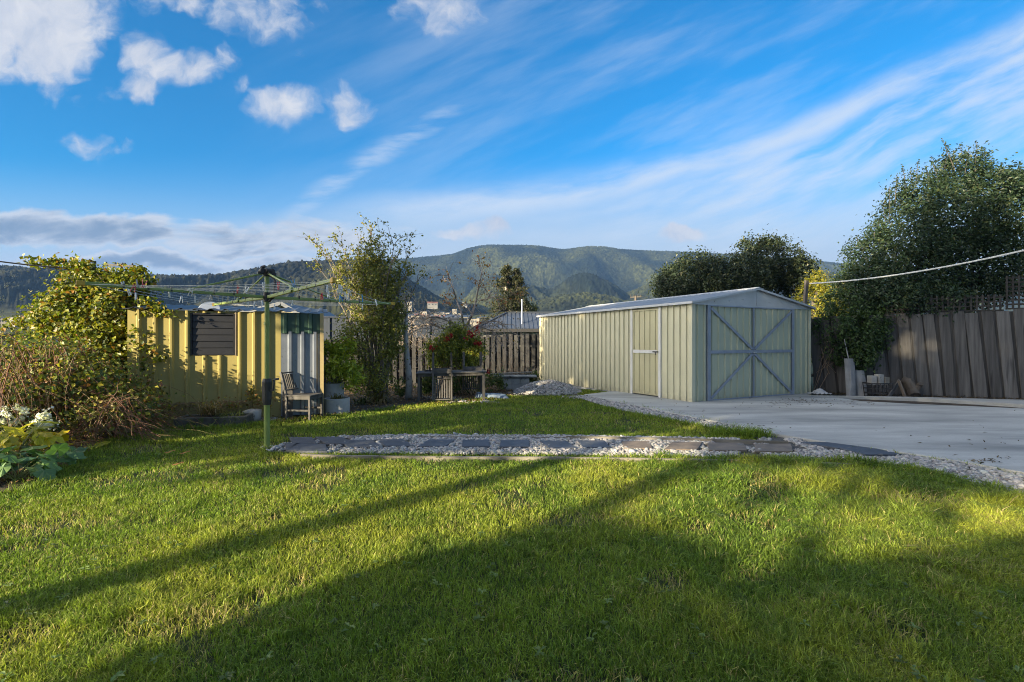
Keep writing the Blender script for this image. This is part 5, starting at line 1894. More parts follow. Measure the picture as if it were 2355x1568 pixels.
for k in range(60):
    px = rs.choice((350, 420, 480, 560, 600)) + rs.gauss(0, 30)
    a = P(px, 960, 7.5 + (px - 350) * .0018)
    a.z = .02
    pl = [a + Vector((rs.gauss(0, .03) + k_ * rs.uniform(-.06, .06), rs.gauss(0, .02), .09 * k_ * (1 - .06 * k_))) for k_ in range(6)]
    mb.tube(pl, .0035, 4, (.55, .38, .2), cap=False)
mb.build('stems', MAT['stem'], tw)

# peony-like lime plant in the rear ring
py_ = thing('peony_plant', 'bright lime leafy plant growing from the taller concrete ring beside the yellow shed', 'plant', q2 + Z * .46)
pe = [EL(785, 800, 30, 18, 9.4, .2, 1), EL(768, 822, 24, 28, 9.35, .2, 1.2), EL(800, 850, 24, 16, 9.3, .2, 1), EL(772, 862, 26, 16, 9.3, .2, 1), EL(812, 872, 14, 10, 9.2, .12, .4), EL(758, 795, 12, 14, 9.4, .1, .4), EL(800, 885, 16, 9, 9.2, .1, .3)]
pts, od = crown(pe, 1250, .10, 9, .6, 33)
leaf_mesh('leaves', pts, .13, MAT['leaf'], LIME, py_, .30, .5, .35, .10, od, .22, 9)
mb = MB()
for k in range(16):
    e_ = pe[k % 5][0] + Vector((rs.gauss(0, .1), rs.gauss(0, .1), 0))
    b_ = q2 + Z * .44 + Vector((rs.gauss(0, .05), rs.gauss(0, .05), 0))
    mb.tube([b_, b_.lerp(e_, .5) + Z * .05, e_], [.009, .007, .005], 5, (.42, .45, .14))
mb.build('stems', MAT['stem'], py_)
q = G(774.5, 949)
straps('planter_grass', 'thin weedy grass growing in the lower concrete ring', q + Z * .24, 90, .20, [(.18, .17, .05), (.26, .2, .09), (.12, .13, .04)], rs, .004, curve=.6)

# pale trunk and bare drooping tree behind the table
pb_ = P(939, 912, 10.75); pb_.z = 0
pt = thing('pale_tree', 'slim pale-barked trunk standing at the left end of the garden table', 'tree', pb_)
tips = []
mb = MB()
mb.tube([pb_, P(941, 880, 10.75), P(938, 840, 10.78), P(934, 800, 10.8), P(932, 760, 10.8), P(935, 715, 10.85), P(933, 690, 10.9)], [.085, .072, .064, .056, .045, .03, .015], 12)
mb.build('trunk', MAT['pale_bark'], pt, smooth=True)
mb = MB()
rs = random.Random(44)
for k in range(6):
    limb(mb, P(934, 715 + 12 * k, 10.84), Vector((rs.uniform(-.4, 1), rs.gauss(0, .5), .5)), .5, .013, 2, rs, tips, 4, .5, 0, (1, 3), (1.4, 1.35, 1.3))
mb.build('branches', MAT['twig'], pt)

bt0 = P(1064, 895, 12.2); bt0.z = 0
bt = thing('bare_tree', 'bare grey weeping tree with a few rusty leaves behind the garden table', 'tree', bt0)
mb = MB()
tips = []
rs = random.Random(52)
fork = P(1068, 757, 12.2)
mb.tube([bt0, P(1060, 850, 12.2), P(1064, 800, 12.2), fork], [.06, .05, .045, .042], 10, (.8, .76, .72))
for (pl, r0) in (([(1068, 757), (1062, 725), (1050, 690), (1042, 665), (1034, 645), (1030, 630)], .030), ([(1068, 757), (1085, 725), (1095, 690), (1100, 660), (1105, 640), (1110, 628)], .030),
                 ([(1062, 790), (1030, 760), (990, 745), (955, 750), (925, 770)], .026), ([(1066, 775), (1100, 750), (1130, 760), (1150, 790)], .024), ([(1066, 770), (1040, 742), (1005, 728), (965, 728), (945, 745)], .022),
                 ([(1070, 765), (1110, 740), (1140, 738), (1160, 752)], .022), ([(1064, 780), (1020, 785), (985, 800), (960, 830)], .02), ([(1100, 690), (1118, 690), (1128, 680)], .013)):
    q_ = [P(x, y, 12.2 + rs.uniform(-.35, .35)) for x, y in pl]
    q_[0] = P(pl[0][0], pl[0][1], 12.2)
    mb.tube(q_, [r0 * (1 - .8 * i / len(q_)) for i in range(len(q_))], 6, (1.2, 1.15, 1.1))
    up_ = pl[-1][1] < pl[0][1] - 60
    for i in range(1, len(q_)):
        for k in range(8 if not up_ else 3):
            d = (q_[i] - q_[i - 1]).normalized() + Vector((rs.gauss(0, .7), rs.gauss(0, .6), rs.gauss(.25 if up_ else .05, .5)))
            limb(mb, q_[i].lerp(q_[i - 1], rs.random()), d, rs.uniform(.3, .62) if not up_ else rs.uniform(.2, .4), .009, 2, rs, tips, 4, .55, .06 if up_ else -.22, (1, 3), (1.25, 1.2, 1.15), .2)
mb.build('branches', MAT['twig'], bt)
tp_ = tip_points([t_ for t_ in tips if t_[0].z > EYE + .9], 1, .03, rr_)
leaf_mesh('leaves', tp_[rr_.uniform(size=len(tp_)) < .32], .07, MAT['leaf'], [(3, (.30, .12, .04)), (2, (.34, .20, .05)), (1, (.22, .08, .04))], bt, .6, .2, .3, .15, None, .3, 4)
tp_ = tip_points([t_ for t_ in tips if t_[0].z <= EYE + .9], 1, .05, rr_)
if len(tp_):
    leaf_mesh('leaves', tp_[rr_.uniform(size=len(tp_)) < .06], .06, MAT['leaf'], [(3, (.28, .16, .04)), (2, (.14, .13, .04))], bt, .6, .2, .3, .15, None, .3, 4)

# red-flowered bush
rb0 = P(1050, 885, 11.9); rb0.z = 0
rb = thing('flowering_bush', 'leafy bush with red blossoms above bare canes behind the garden table', 'bush', rb0)
re_ = [EL(1040, 812, 52, 28, 11.9, .4, 1.6), EL(1052, 782, 40, 26, 11.9, .35, 1), EL(1085, 815, 24, 26, 11.8, .3, .8), EL(1008, 800, 28, 20, 11.8, .3, .5), EL(1100, 798, 14, 20, 11.8, .2, .3), EL(998, 830, 12, 16, 11.8, .2, .2), EL(1042, 760, 20, 16, 11.9, .2, .3), EL(1078, 845, 18, 18, 11.7, .2, .4)]
pts, od = crown(re_, 9000, .14, 20, .55, 61)
leaf_mesh('foliage', pts, .066, MAT['leaf'], [(3, (.28, .31, .045)), (3, (.15, .19, .035)), (2, (.40, .36, .06))], rb, .6, .3, .3, .15, od, .3, 16)
mb = MB()
rs = random.Random(71)
for k in range(85):
    a = P(rs.uniform(1000, 1100), 885, 11.9 + rs.uniform(-.35, .35))
    a.z = 0
    e_ = P(rs.uniform(1005, 1100), rs.uniform(805, 835), 11.9 + rs.uniform(-.3, .3))
    mb.tube([a, a.lerp(e_, .5) + Vector((rs.gauss(0, .05), 0, 0)), e_], [.010, .009, .006], 5, (1.5, 1.25, .85))
mb.build('canes', MAT['twig'], rb)
fl = []
rf3 = np.random.default_rng(77)
for (zx, zy, k) in ((445, 1065, 30), (565, 990, 24), (597, 968, 18), (800, 905, 14), (805, 940, 14), (765, 965, 22), (800, 1025, 30), (820, 1030, 14), (885, 1240, 24), (720, 975, 10), (740, 940, 10), (815, 870, 8)):
    c_ = P((1500 + zx / 1.96) / 1.74, (850 + zy / 1.96) / 1.74, 11.5 if zy < 1200 else 11.4)
    fl.append(np.array(c_) + rf3.normal(size=(k, 3)) * .033)
leaf_mesh('blossoms', np.concatenate(fl), .055, MAT['petal'], [(3, (.36, .025, .02)), (2, (.30, .02, .05)), (1, (.38, .07, .03))], rb, .85, .2, 0, .15, None, .2, 8)
# green undergrowth along the rear fence, dry canes near the bench
ug = thing('undergrowth', 'low dark leafy undergrowth below the garden table and bench', 'undergrowth', P(1040, 890, 11.6))
ue = [EL(985, 880, 18, 20, 11.6, .2, 1), EL(1040, 880, 24, 18, 11.7, .2, .8), EL(1125, 880, 26, 22, 12.4, .25, 1), EL(1150, 872, 14, 20, 12.7, .2, .5), EL(1228, 872, 14, 16, 13.2, .2, .6), EL(925, 890, 20, 20, 11.0, .2, .7), EL(1080, 890, 24, 12, 12.0, .2, .5)]
pts, od = crown(ue, 2800, .11, 14, .5, 81)
leaf_mesh('leaves', pts, .066, MAT['leaf'], [(3, (.07, .11, .028)), (2, (.11, .15, .035)), (1, (.18, .18, .05))], ug, .7, .4, .2, .15, od, .3, 17)
dc = MB()
rs = random.Random(91)
for k in range(150):
    a = P(rs.uniform(1120, 1215), 872, 13.4 + rs.uniform(-.3, .3))
    a.z = 0
    h2 = rs.uniform(.25, .9)
    x_ = rs.gauss(0, .16)
    dc.tube([a, a + Vector((x_ * .5, 0, h2 * .6)), a + Vector((x_ * 1.3, rs.gauss(0, .05), h2))], [.006, .005, .003], 4, (1.35, 1.05, .75), cap=False)
tag(dc.build('dry_canes', MAT['twig']), 'thin dry straw-brown canes standing against the palings behind the bench', 'canes')

# ------------------------------------------------------------------ trees behind the sheds
cn0 = P(1170, 735, 42); cn0.z = -.5
cn = thing('conifer_tree', 'tall dark conifer with visible pale trunks beyond the neighbour\'s roof', 'tree', cn0)
mb = MB()
rs = random.Random(101)
cp_ = []
rc_ = np.random.default_rng(103)
for (px, ptop, pw, k0) in ((1164, 610, 52, 120), (1187, 618, 44, 95)):
    b_, t_ = P(px - 1, 740, 42), P(px, ptop, 42)
    mb.tube([b_, b_.lerp(t_, .5), t_], [.22, .14, .03], 8, (1.3, 1.25, 1.2))
    for k in range(k0):
        f_ = rs.uniform(0.02, 1)
        c_ = t_.lerp(b_, f_)
        wd = (pw * (.12 + .95 * f_ ** .8)) / F * 42 * rs.uniform(.55, 1.1)
        a = rs.uniform(0, 6.283)
        e_ = c_ + Vector((math.cos(a) * wd, math.sin(a) * wd, -wd * .22 + .12))
        mb.tube([c_, c_.lerp(e_, .6) + Z * .05, e_], [.035, .025, .012], 4)
        n = int(30 + wd * 52)
        tt_ = rc_.uniform(.25, 1.05, (n, 1))
        cp_.append(np.array(c_) + (np.array(e_) - np.array(c_)) * tt_ + rc_.normal(size=(n, 3)) * np.array([.17, .17, .12]) * (.5 + wd * .35))
mb.build('trunk', MAT['twig'], cn)
leaf_mesh('crown', np.concatenate(cp_), .21, MAT['leaf'], [(4, (.040, .050, .020)), (3, (.060, .066, .026)), (2, (.025, .034, .016)), (1, (.10, .085, .03))], cn, .4, .1, .5, .1, None, .3, 12)


def simple_tree(name, label, ells, n, leaf, pal, seed, trunk, clump=.3, per=26, mat='leaf', shell=.6, cat='tree', aspect=.5, up=.35, group=None):
    t_ = thing(name, label, cat, trunk[0], group)
    pts_, od_ = crown(ells, n, clump, per, shell, seed)
    leaf_mesh('crown', pts_, leaf, MAT[mat], pal, t_, aspect, up, .2, .14, od_, .3, seed)
    m2 = MB()
    rs2 = random.Random(seed)
    m2.tube(trunk, [trunk_r * (1 - .5 * i / len(trunk)) for i, trunk_r in enumerate([.13] * len(trunk))], 8)
    tp2 = []
    for e_ in ells[:7]:
        a_ = Vector(trunk[-1])
        b2 = Vector(e_[0])
        m2.tube([a_, a_.lerp(b2, .5) + Vector((rs2.gauss(0, .1), 0, rs2.gauss(0, .1))), b2], [.07, .05, .025], 6)
    m2.build('trunk', MAT['bark'], t_)
    return t_


yt = P(1215, 725, 44)
simple_tree('small_tree', 'small yellow-green round tree at the foot of the dark conifer', [EL(1212, 712, 20, 16, 43, .8, 1), EL(1196, 700, 14, 18, 43.5, .6, 1), EL(1228, 718, 12, 10, 43, .6, .6)], 2400, .20,
            [(3, (.17, .18, .035)), (2, (.11, .13, .03)), (1, (.22, .2, .04))], 111, [(yt.x, 43, -.5), (yt.x, 43, 2.2)], .25)
rt = P(1690, 700, 16.0)
simple_tree('round_tree', 'dense dark rounded evergreen tree standing behind the cream shed', [EL(1600, 650, 92, 52, 16.2, 1.5, 2.4), EL(1560, 660, 50, 50, 15.8, 1.0, 1.2), EL(1765, 610, 72, 60, 16.5, 1.3, 2.4), EL(1690, 640, 80, 52, 16.0, 1.4, 2.2), EL(1820, 635, 42, 50, 16.4, .9, 1), EL(1600, 605, 40, 22, 16.3, .6, .5), EL(1745, 560, 40, 18, 16.5, .5, .3), EL(1850, 612, 26, 18, 16.4, .4, .2)],
            30000, .10, [(4, (.030, .048, .025)), (3, (.042, .062, .032)), (2, (.020, .034, .019)), (1, (.09, .10, .04))], 121, [(rt.x, 16.2, 0), (rt.x, 16.2, 1.6)], .22, 24, 'glossy_leaf', .75)
yb = P(1890, 720, 14.0)
simple_tree('yellow_bush', 'sunlit yellow-green bush between the round tree and the creeper', [EL(1868, 690, 34, 44, 14.6, .6, 1), EL(1892, 720, 40, 40, 14.2, .6, 1), EL(1925, 700, 30, 30, 14.2, .5, .6), EL(1880, 650, 18, 26, 14.7, .3, .5), EL(1930, 660, 26, 20, 14.0, .3, .4)],
            6500, .075, [(3, (.22, .22, .025)), (3, (.14, .16, .025)), (2, (.28, .24, .03))], 131, [(yb.x, 14.2, 0), (yb.x, 14.2, 1.4)], .16, 22, cat='bush')
hg = P(2230, 700, 13.4)
he = [EL(2060, 600, 100, 86, 12.6, 1.2, 2.2), EL(2130, 520, 104, 90, 12.9, 1.3, 2.3), EL(2250, 480, 120, 90, 13.2, 1.4, 2.6), EL(2370, 500, 110, 90, 13.2, 1.4, 2.2), EL(2200, 620, 130, 84, 12.7, 1.3, 2.6), EL(2340, 610, 110, 70, 12.6, 1.2, 1.8), EL(2000, 650, 62, 50, 12.3, .9, 1.0), EL(2210, 400, 62, 44, 13.3, .7, .6), EL(2100, 450, 50, 40, 13.0, .7, .45), EL(2145, 690, 70, 38, 11.55, .5, .8), EL(2050, 690, 60, 36, 11.7, .5, .7), EL(2290, 440, 60, 40, 13.3, .8, .6)]
ht = simple_tree('hedge_tree', 'huge dark green hedge tree spilling over the right board fence', he, 66000, .080, DARKG, 141, [(hg.x, 13.4, 0), (hg.x, 13.4, 1.8), (hg.x, 13.4, 2.8)], .24, 24, 'leaf', .72, aspect=.55)
# upright shoots along its top
sp_, m2 = [], MB()
rs = random.Random(151)
for (px, py) in ((1995, 575), (1968, 545), (2010, 530), (2030, 470), (2045, 430), (2062, 400), (2075, 380), (2092, 385), (2110, 370), (2128, 382), (2150, 395), (2166, 318), (2178, 335), (2192, 345), (2205, 330), (2228, 335), (2245, 325), (2262, 350), (2280, 365), (2300, 385), (2322, 390), (2342, 385), (2360, 378), (1985, 620), (1955, 590), (1962, 640), (2018, 500), (2240, 360), (2185, 360), (2140, 360), (2350, 400)):
    t_ = P(px, py, 13.1 + rs.uniform(-.4, .4))
    b_ = t_ + Vector((rs.gauss(.08, .12), rs.gauss(0, .1), -rs.uniform(.6, 1.0)))
    MB().tube([b_, t_], [.012, .004], 4).build('shoot', MAT['bark'], ht)
    n = 95
    f_ = rr_.uniform(0, 1, (n, 1)) ** .8
    sp_.append(np.array(t_) + (np.array(b_) - np.array(t_)) * f_ + rr_.normal(size=(n, 3)) * (.02 + .10 * f_))
leaf_mesh('crown', np.concatenate(sp_), .062, MAT['leaf'], DARKG, ht, .5, .2, 0, .14, None, .3, 152)
crp = G(1960, 905)
ce = [EL(1930, 760, 60, 44, 11.9, .5, 1.5), EL(1985, 770, 52, 60, 11.6, .4, 1.6), EL(1960, 700, 70, 40, 12.2, .6, 1.3), EL(1985, 815, 26, 36, 11.4, .2, .6), EL(1900, 800, 34, 40, 12.3, .3, .7), EL(2008, 740, 30, 50, 11.6, .25, .7), EL(1940, 820, 30, 20, 11.8, .2, .35)]
pts, od = crown(ce, 9500, .15, 22, .6, 161)
cr = thing('creeper', 'bright green creeper hanging between the cream shed and the board fence', 'creeper', crp)
leaf_mesh('foliage', pts, .075, MAT['leaf'], [(4, (.045, .085, .026)), (3, (.065, .11, .032)), (2, (.03, .055, .02))], cr, .6, .3, .45, .14, od, .3, 19)
mb = MB()
for k in range(70):
    a = P(rs.uniform(1865, 1990), 912, 12.2 + rs.uniform(-.3, .4))
    a.z = 0
    e_ = P(rs.uniform(1880, 2000), rs.uniform(750, 840), 12.0 + rs.uniform(-.2, .3))
    mb.tube([a, a.lerp(e_, .5) + Vector((rs.gauss(0, .12), 0, 0)), e_], [.008, .007, .005], 4, (.9, .75, .6), cap=False)
mb.build('stems', MAT['twig'], cr)

# ------------------------------------------------------------------ power poles and lines
pd_ = 46
pc_ = P(279, 640, pd_); pc_.z = 0
pl_ = thing('power_pole', 'timber power pole with a wide crossarm rising behind the vine', 'power pole', pc_)
top_ = P(279, 607, pd_)
MB().tube([pc_, top_], [.16, .12], 10).build('pole', MAT['post_wood'], pl_)
a, b_ = P(240, 608.5, pd_), P(307, 612, pd_)
MB().bar(a, b_, .12, .17).build('crossarm', MAT['grey_wood'], pl_)
mb = MB()
mb.bar(a.lerp(b_, .2), top_ - Z * .8, .06, .06)
mb.bar(a.lerp(b_, .85), top_ - Z * .8, .06, .06)
mb.build('brace', MAT['grey_wood'], pl_)
for f_ in (.06, .38, .62, .70, .96):
    q = a.lerp(b_, f_) + Z * .08
    MB().tube([q, q + Z * .10, q + Z * .2], [.05, .09, .06], 8).build('insulator', MAT['black'], pl_)
for f_, far in ((.06, (-300, 600, 40)), (.96, (760, 690, 60))):
    pass
pd_ = 62
pc_ = P(1461, 700, pd_); pc_.z = 0
pl2 = thing('power_pole', 'distant power pole with crossarm seen over the cream shed roof', 'power pole', pc_)
MB().tube([pc_, P(1461, 680, pd_)], [.18, .14], 10).build('pole', MAT['post_wood'], pl2)
MB().bar(P(1449, 684, pd_), P(1474, 681.5, pd_), .12, .2).build('crossarm', MAT['grey_wood'], pl2)
for px in (1450, 1457, 1466, 1473):
    q = P(px, 682.5, pd_)
    MB().tube([q, q + Z * .2, q + Z * .28], [.05, .09, .06], 8).build('insulator', MAT['black'], pl2)
for i, (px, py, lab) in enumerate(((1474, 681, 'upper power line from the distant pole to the round tree'), (1470, 685, 'lower power line from the distant pole to the round tree'))):
    a, b_ = P(px, py, pd_), P(1640, 700 + 5 * i, 45)
    pts_ = [a.lerp(b_, k / 8) - Z * 1.2 * (k / 8) * (1 - k / 8) for k in range(9)]
    tag(MB().tube(pts_, .03, 5).build('power_line', MAT['black']), lab, 'power line', 'overhead lines')
a, b_ = P(-250, 556, 7.0), P(240, 620, 8.4)
pts_ = [a.lerp(b_, k / 12) - Z * .35 * (k / 12) * (1 - k / 12) for k in range(13)]
tag(MB().tube(pts_, .011, 6).build('overhead_cable', MAT['black']), 'black overhead cable entering from the left into the vine', 'cable')

# ------------------------------------------------------------------ hillside suburb far away
rs = random.Random(202)
hw_ = [M_plain('town_white', (.22, .22, .215), (.18, .18, .175), .7, .3), M_plain('town_cream', (.19, .175, .145), (.16, .15, .125), .7, .3), M_plain('town_brick', (.18, .10, .08), (.15, .09, .07), .8, .3)]
rf_m = [MAT['roof_grey'], MAT['tile_roof'], MAT['dull_silver']]
KIND = []
for k in range(4):
    t_ = thing('town_house', 'house', 'house', (0, 0, 0), 'houses of the hillside suburb')
    w_, d_, h2 = (5.4, 7.0, 4.6, 6.0)[k], 4.0, (2.6, 2.2, 4.2, 2.4)[k]
    MB().obox((-w_ / 2, -d_ / 2, -2), (w_, 0, 0), (0, d_, 0), (0, 0, h2 + 2)).build('wall', hw_[(0, 0, 1, 2)[k]], t_)
    m2 = MB()
    e_ = .3
    rise = (.9, 1.1, .5, 1.0)[k]
    m2.extrude([(-w_ / 2 - e_, -d_ / 2 - e_, h2 - .02), (-w_ / 2 - e_, d_ / 2 + e_, h2 - .02), (-w_ / 2 - e_, 0, h2 + rise)], (w_ + 2 * e_, 0, 0))
    m2.build('roof', rf_m[(0, 1, 2, 2)[k]], t_)
    for j in range(3):
        x = -w_ / 2 + w_ * (j + .5) / 3 - .4
        MB().obox((x, -d_ / 2 - .03, h2 * .45), (.8, 0, 0), (0, .05, 0), (0, 0, h2 * .3)).build('window', MAT['glass'], t_)
    KIND.append([t_, False])
tspots = []
for (x0, x1, n, ya, yb2) in ((925, 1075, 34, 200, 470), (1000, 1130, 12, 200, 330), (0, 130, 9, 120, 260), (330, 620, 14, 150, 330), (620, 760, 7, 200, 330), (1440, 1500, 3, 330, 420)):
    for i in range(n):
        for tr in range(30):
            q_ = (x0 + (x1 - x0) * (i + rs.random()) / n, rs.uniform(ya, yb2))
            if .03 < (terrain(*q_) - EYE) / q_[1] < .074:
                tspots.append(q_)
                break
tspots.sort()
tot = len(tspots)


def town_area(px):
    if px < 140:
        return 'suburb left of the vine'
    if px < 760:
        return 'suburb under the hoist arms'
    if px < 1140:
        return 'suburb left of the conifer'
    return 'slope above the cream shed'


kinds = ['grey-roofed white house', 'red-roofed white house', 'boxy cream house', 'brick house']
num = {}
for (px, y) in tspots:
    k = rs.choice((0, 0, 1, 2, 2, 3))
    zt_ = terrain(px, y)
    loc = Vector(((px - CX) / F * y, y, zt_))
    if not KIND[k][1]:
        o = KIND[k][0]
        o.location = loc
        KIND[k][1] = True
    else:
        o = copy_tree(KIND[k][0], loc)
    o.rotation_euler = (0, 0, rs.uniform(-.6, .6))
    s_ = rs.uniform(.75, 1.25)
    o.scale = (s_, s_, s_)
    key = (k, town_area(px))
    num[key] = num.get(key, 0) + 1
    o['label'] = '%s, %s of its kind from left in the %s' % (kinds[k], ORD[num[key] - 1], town_area(px))
for k, (t_, used_) in enumerate(KIND):
    if not used_:
        for ch in list(t_.children):
            bpy.data.objects.remove(ch)
        bpy.data.objects.remove(t_)
# woodland belts and garden trees among them
rt_ = np.random.default_rng(210)
T = []
for i in range(620):
    px = rt_.uniform(-150, 2450)
    y = rt_.uniform(110, 470)
    if 930 < px < 1130 and rt_.uniform() < .35:
        continue
    h2 = rt_.uniform(1.6, 4.6)
    x = (px - CX) / F * y
    z_ = terrain(px, y)
    n = 46
    T.append(np.array([x, y, z_ + h2 * .55]) + rt_.normal(size=(n, 3)) * np.array([h2 * .30, h2 * .30, h2 * .28]))
T = np.concatenate(T)
ft = leaf_mesh('far_trees', T, .85, MAT['leaf'], [(4, (.055, .065, .03)), (3, (.08, .085, .035)), (2, (.035, .045, .022)), (1.5, (.15, .13, .05)), (.6, (.18, .10, .04))], None, .8, .4, 0, .2, None, .3, 211)
tag(ft, kind='stuff')

# ------------------------------------------------------------------ the house and trees behind the camera, which shade the yard
TAN = math.tan(SUN_EL)
h0 = UV(3, -12)
hs_ = thing('home', 'brick home with tiled gable roof standing behind the camera', 'house', h0)


def wing(u0, u1, v0, v1, eave, ridge, hip=1.6):
    v0, v1, eave, ridge = v0 + 5, v1 + 5, eave - 1.25, ridge - 1.25
    vm = (v0 + v1) / 2
    MB().prism([tuple(UV(a_, b2)[:2]) for a_, b2 in ((u0, v0), (u1, v0), (u1, v1), (u0, v1))], -.05, eave).build('wall', MAT['brick_house'], hs_)
    e_ = .35
    c_ = [UV(u0 - e_, v0 - e_, eave - .08), UV(u1 + e_, v0 - e_, eave - .08), UV(u1 + e_, v1 + e_, eave - .08), UV(u0 - e_, v1 + e_, eave - .08), UV(u0 + hip, vm, ridge), UV(u1 - hip, vm, ridge)]
    m2 = MB().add(c_, [(0, 1, 5, 4), (1, 2, 5), (2, 3, 4, 5), (3, 0, 4), (3, 2, 1, 0)])
    m2.build('roof', MAT['tile_roof'], hs_)


wing(-2.15, -.95, -19.5, -14.3, 3.95, 5.02, .12)
wing(-.85, 11, -20, -13.6, 4.0, 5.75, 1.8)
for (ua, wd) in ((-2.0, .9), (.8, 1.0), (4, 1.8), (7.5, 1.4)):
    v_ = -9.3 if ua < -.9 else -8.6
    fr_ = MB().prism([tuple(UV(a_, b2)[:2]) for a_, b2 in ((ua, v_), (ua + wd, v_), (ua + wd, v_ + .06), (ua, v_ + .06))], .9, 2.15).build('window', MAT['white_paint'], hs_)
    MB().prism([tuple(UV(a_, b2)[:2]) for a_, b2 in ((ua + .08, v_ + .06), (ua + wd - .08, v_ + .06), (ua + wd - .08, v_ + .075), (ua + .08, v_ + .075))], .98, 2.07).build('pane', MAT['glass'], fr_)


def shade_tree(label, ells, seed, trunk_u, trunk_v):
    trunk_v += 5
    es = [(UV(u, v_ + 5, z_ - 1.25), (ru * 1.0, ru * 1.0, rz2), w_) for (u, v_, z_, ru, rz2, w_) in ells]
    n = 15000
    t_ = thing('shade_tree', label, 'tree', UV(trunk_u, trunk_v), 'trees behind the camera')
    pts_, od_ = crown(es, n, .40, 26, .45, seed)
    leaf_mesh('crown', pts_, .30, MAT['leaf'], GREEN, t_, .8, .2, .1, .1, od_, .3, seed)
    m2 = MB()
    m2.tube([UV(trunk_u, trunk_v, -.05), UV(trunk_u, trunk_v, 2.2), UV(trunk_u + .1, trunk_v, 4.4), UV(trunk_u + .1, trunk_v, 6.8)], [.21, .17, .15, .10], 10)
    for e_ in es:
        m2.tube([UV(trunk_u + .1, trunk_v, 5.2), Vector(e_[0])], [.08, .03], 6)
    m2.build('trunk', MAT['bark'], t_)


shade_tree('broad leafy tree left of the home behind the camera', [(-5.6, -19, 7.9, 1.7, 1.9, 2), (-6.7, -19, 7.6, 1.3, 1.5, 1.3), (-4.7, -19, 8.0, 1.3, 2.0, 1.4), (-5.6, -19, 9.4, 1.6, 1.3, 1.2), (-3.6, -19, 8.3, 1.1, 1.7, 1.3), (-8.4, -19, 8.3, 1.0, .9, .8), (-7.4, -19, 8.8, 1.1, 1.1, .8), (-9.0, -19, 9.3, .9, .7, .7), (-5.7, -19, 6.3, 1.15, .95, 1.1), (-6.75, -19, 5.75, .6, .8, .55), (-4.7, -19, 6.7, .9, 1.0, .8), (-3.9, -19, 7.1, .7, .95, .6), (-5.9, -19, 11.2, 1.7, 1.3, 1.1), (-5.2, -19, 12.6, 1.1, .9, .5), (-7.4, -19, 10.6, 1.0, 1.0, .5)], 301, -3.42, -18.2)
shade_tree('tall leafy tree rising behind the roof of the home, left one', [(-.8, -20, 9.6, 2.3, 2.9, 2), (-2.3, -20, 8.2, 1.2, 1.7, 1), (.6, -20, 10.6, 2.0, 2.8, 1.4), (-.2, -20, 12.4, 1.6, 1.4, .8), (-1.2, -19.4, 7.1, 1.6, .6, 1.0), (.8, -19.4, 7.4, 1.5, .6, .9), (-2.9, -20, 9.6, .9, 1.3, .8)], 302, -2.25, -20.5)
shade_tree('tall leafy tree rising behind the roof of the home, middle one', [(3.6, -20, 9.6, 2.5, 3.2, 2), (2.0, -20, 9.0, 1.6, 2.4, 1), (5.4, -20, 9.8, 2.2, 3.2, 1.4), (3.4, -20, 12.6, 1.8, 1.6, .8)], 303, 3.8, -20.6)
shade_tree('tall leafy tree rising behind the roof of the home, right one', [(8.4, -20, 9.2, 2.6, 3.4, 2), (10.4, -20, 8.8, 2.2, 3.2, 1.4)], 304, 9, -20.6)

# ------------------------------------------------------------------ lawn
EXC = [[(6.3, 9.6), (14, 5.5), (14, 15), (6.3, 15)], dv, path_poly, strip_a, strip_b, soil_back]
rg = np.random.default_rng(401)


def blades(x, y, h, w, lean, cols, r):
    n = len(x)
    a = r.uniform(0, 6.283, n)
    dirv = np.stack([np.cos(a), np.sin(a), np.zeros(n)], 1)
    f_ = r.uniform(0, 6.283, n)
    sd2 = np.stack([np.cos(f_), np.sin(f_), np.zeros(n)], 1) * w[:, None] * .5
    base = np.stack([x, y, np.full(n, -.012)], 1)
    l1 = dirv * (h * lean * .35)[:, None]
    l2 = dirv * (h * lean)[:, None]
    up1 = np.zeros((n, 3)); up1[:, 2] = h * .58
    up2 = np.zeros((n, 3)); up2[:, 2] = h * (1.0 - .22 * np.minimum(lean, 1.6))
    V_ = np.stack([base - sd2, base + sd2, base + l1 + up1 - sd2 * .75, base + l1 + up1 + sd2 * .75, base + l2 + up2], 1)
    i = np.arange(n) * 5
    Q = np.stack([i, i + 1, i + 3, i + 2], 1)
    T_ = np.stack([i + 2, i + 3, i + 4], 1)
    return V_.reshape(-1, 3), Q, T_, np.repeat(cols, 5, 0)


# distances drawn so that nearer turf is denser
N = 620000
rad = (1.2 ** .45 + rg.uniform(0, 1, N) * (13.0 ** .45 - 1.2 ** .45)) ** (1 / .45)
ux = rg.uniform(-1.28, 1.28, N)
gx, gy = ux * rad, rad.copy()
ok = np.ones(N, dtype=bool)
jx, jy = gx + rg.normal(0, .025, N), gy + rg.normal(0, .03, N)
for poly in EXC:
    ok &= ~inside(poly, jx, jy)
gx, gy = gx[ok], gy[ok]
n = len(gx)
pat = fbm(gx * 1.1, gy * 1.1, 4, 3)
fine = fbm(gx * 6, gy * 6, 3, 13)
mott = fbm(gx * 2.6 + 7, gy * 2.6, 3, 23)
longr = np.clip((gx - .2) / 1.6, 0, 1) * np.clip((gy - 2.0) / 1.5, 0, 1) * np.clip((6.6 - gy) / .8, 0, 1)
edge = np.zeros(n)
h = .020 + .036 * pat + .030 * fine ** 2 * rg.uniform(0, 1, n)
h *= 1 + longr * (.5 + 1.3 * np.clip(fine - .3, 0, 1))
tuft = (fbm(gx * 3.1 + 40, gy * 3.1, 3, 33) > .66)
h = np.where(tuft, h * 1.45, h)
thin_ = fbm(gx * 2.3 + 90, gy * 2.3, 3, 43) < .34
keep = ~(thin_ & (rg.uniform(size=n) < .6))
w = .0026 + .00075 * gy
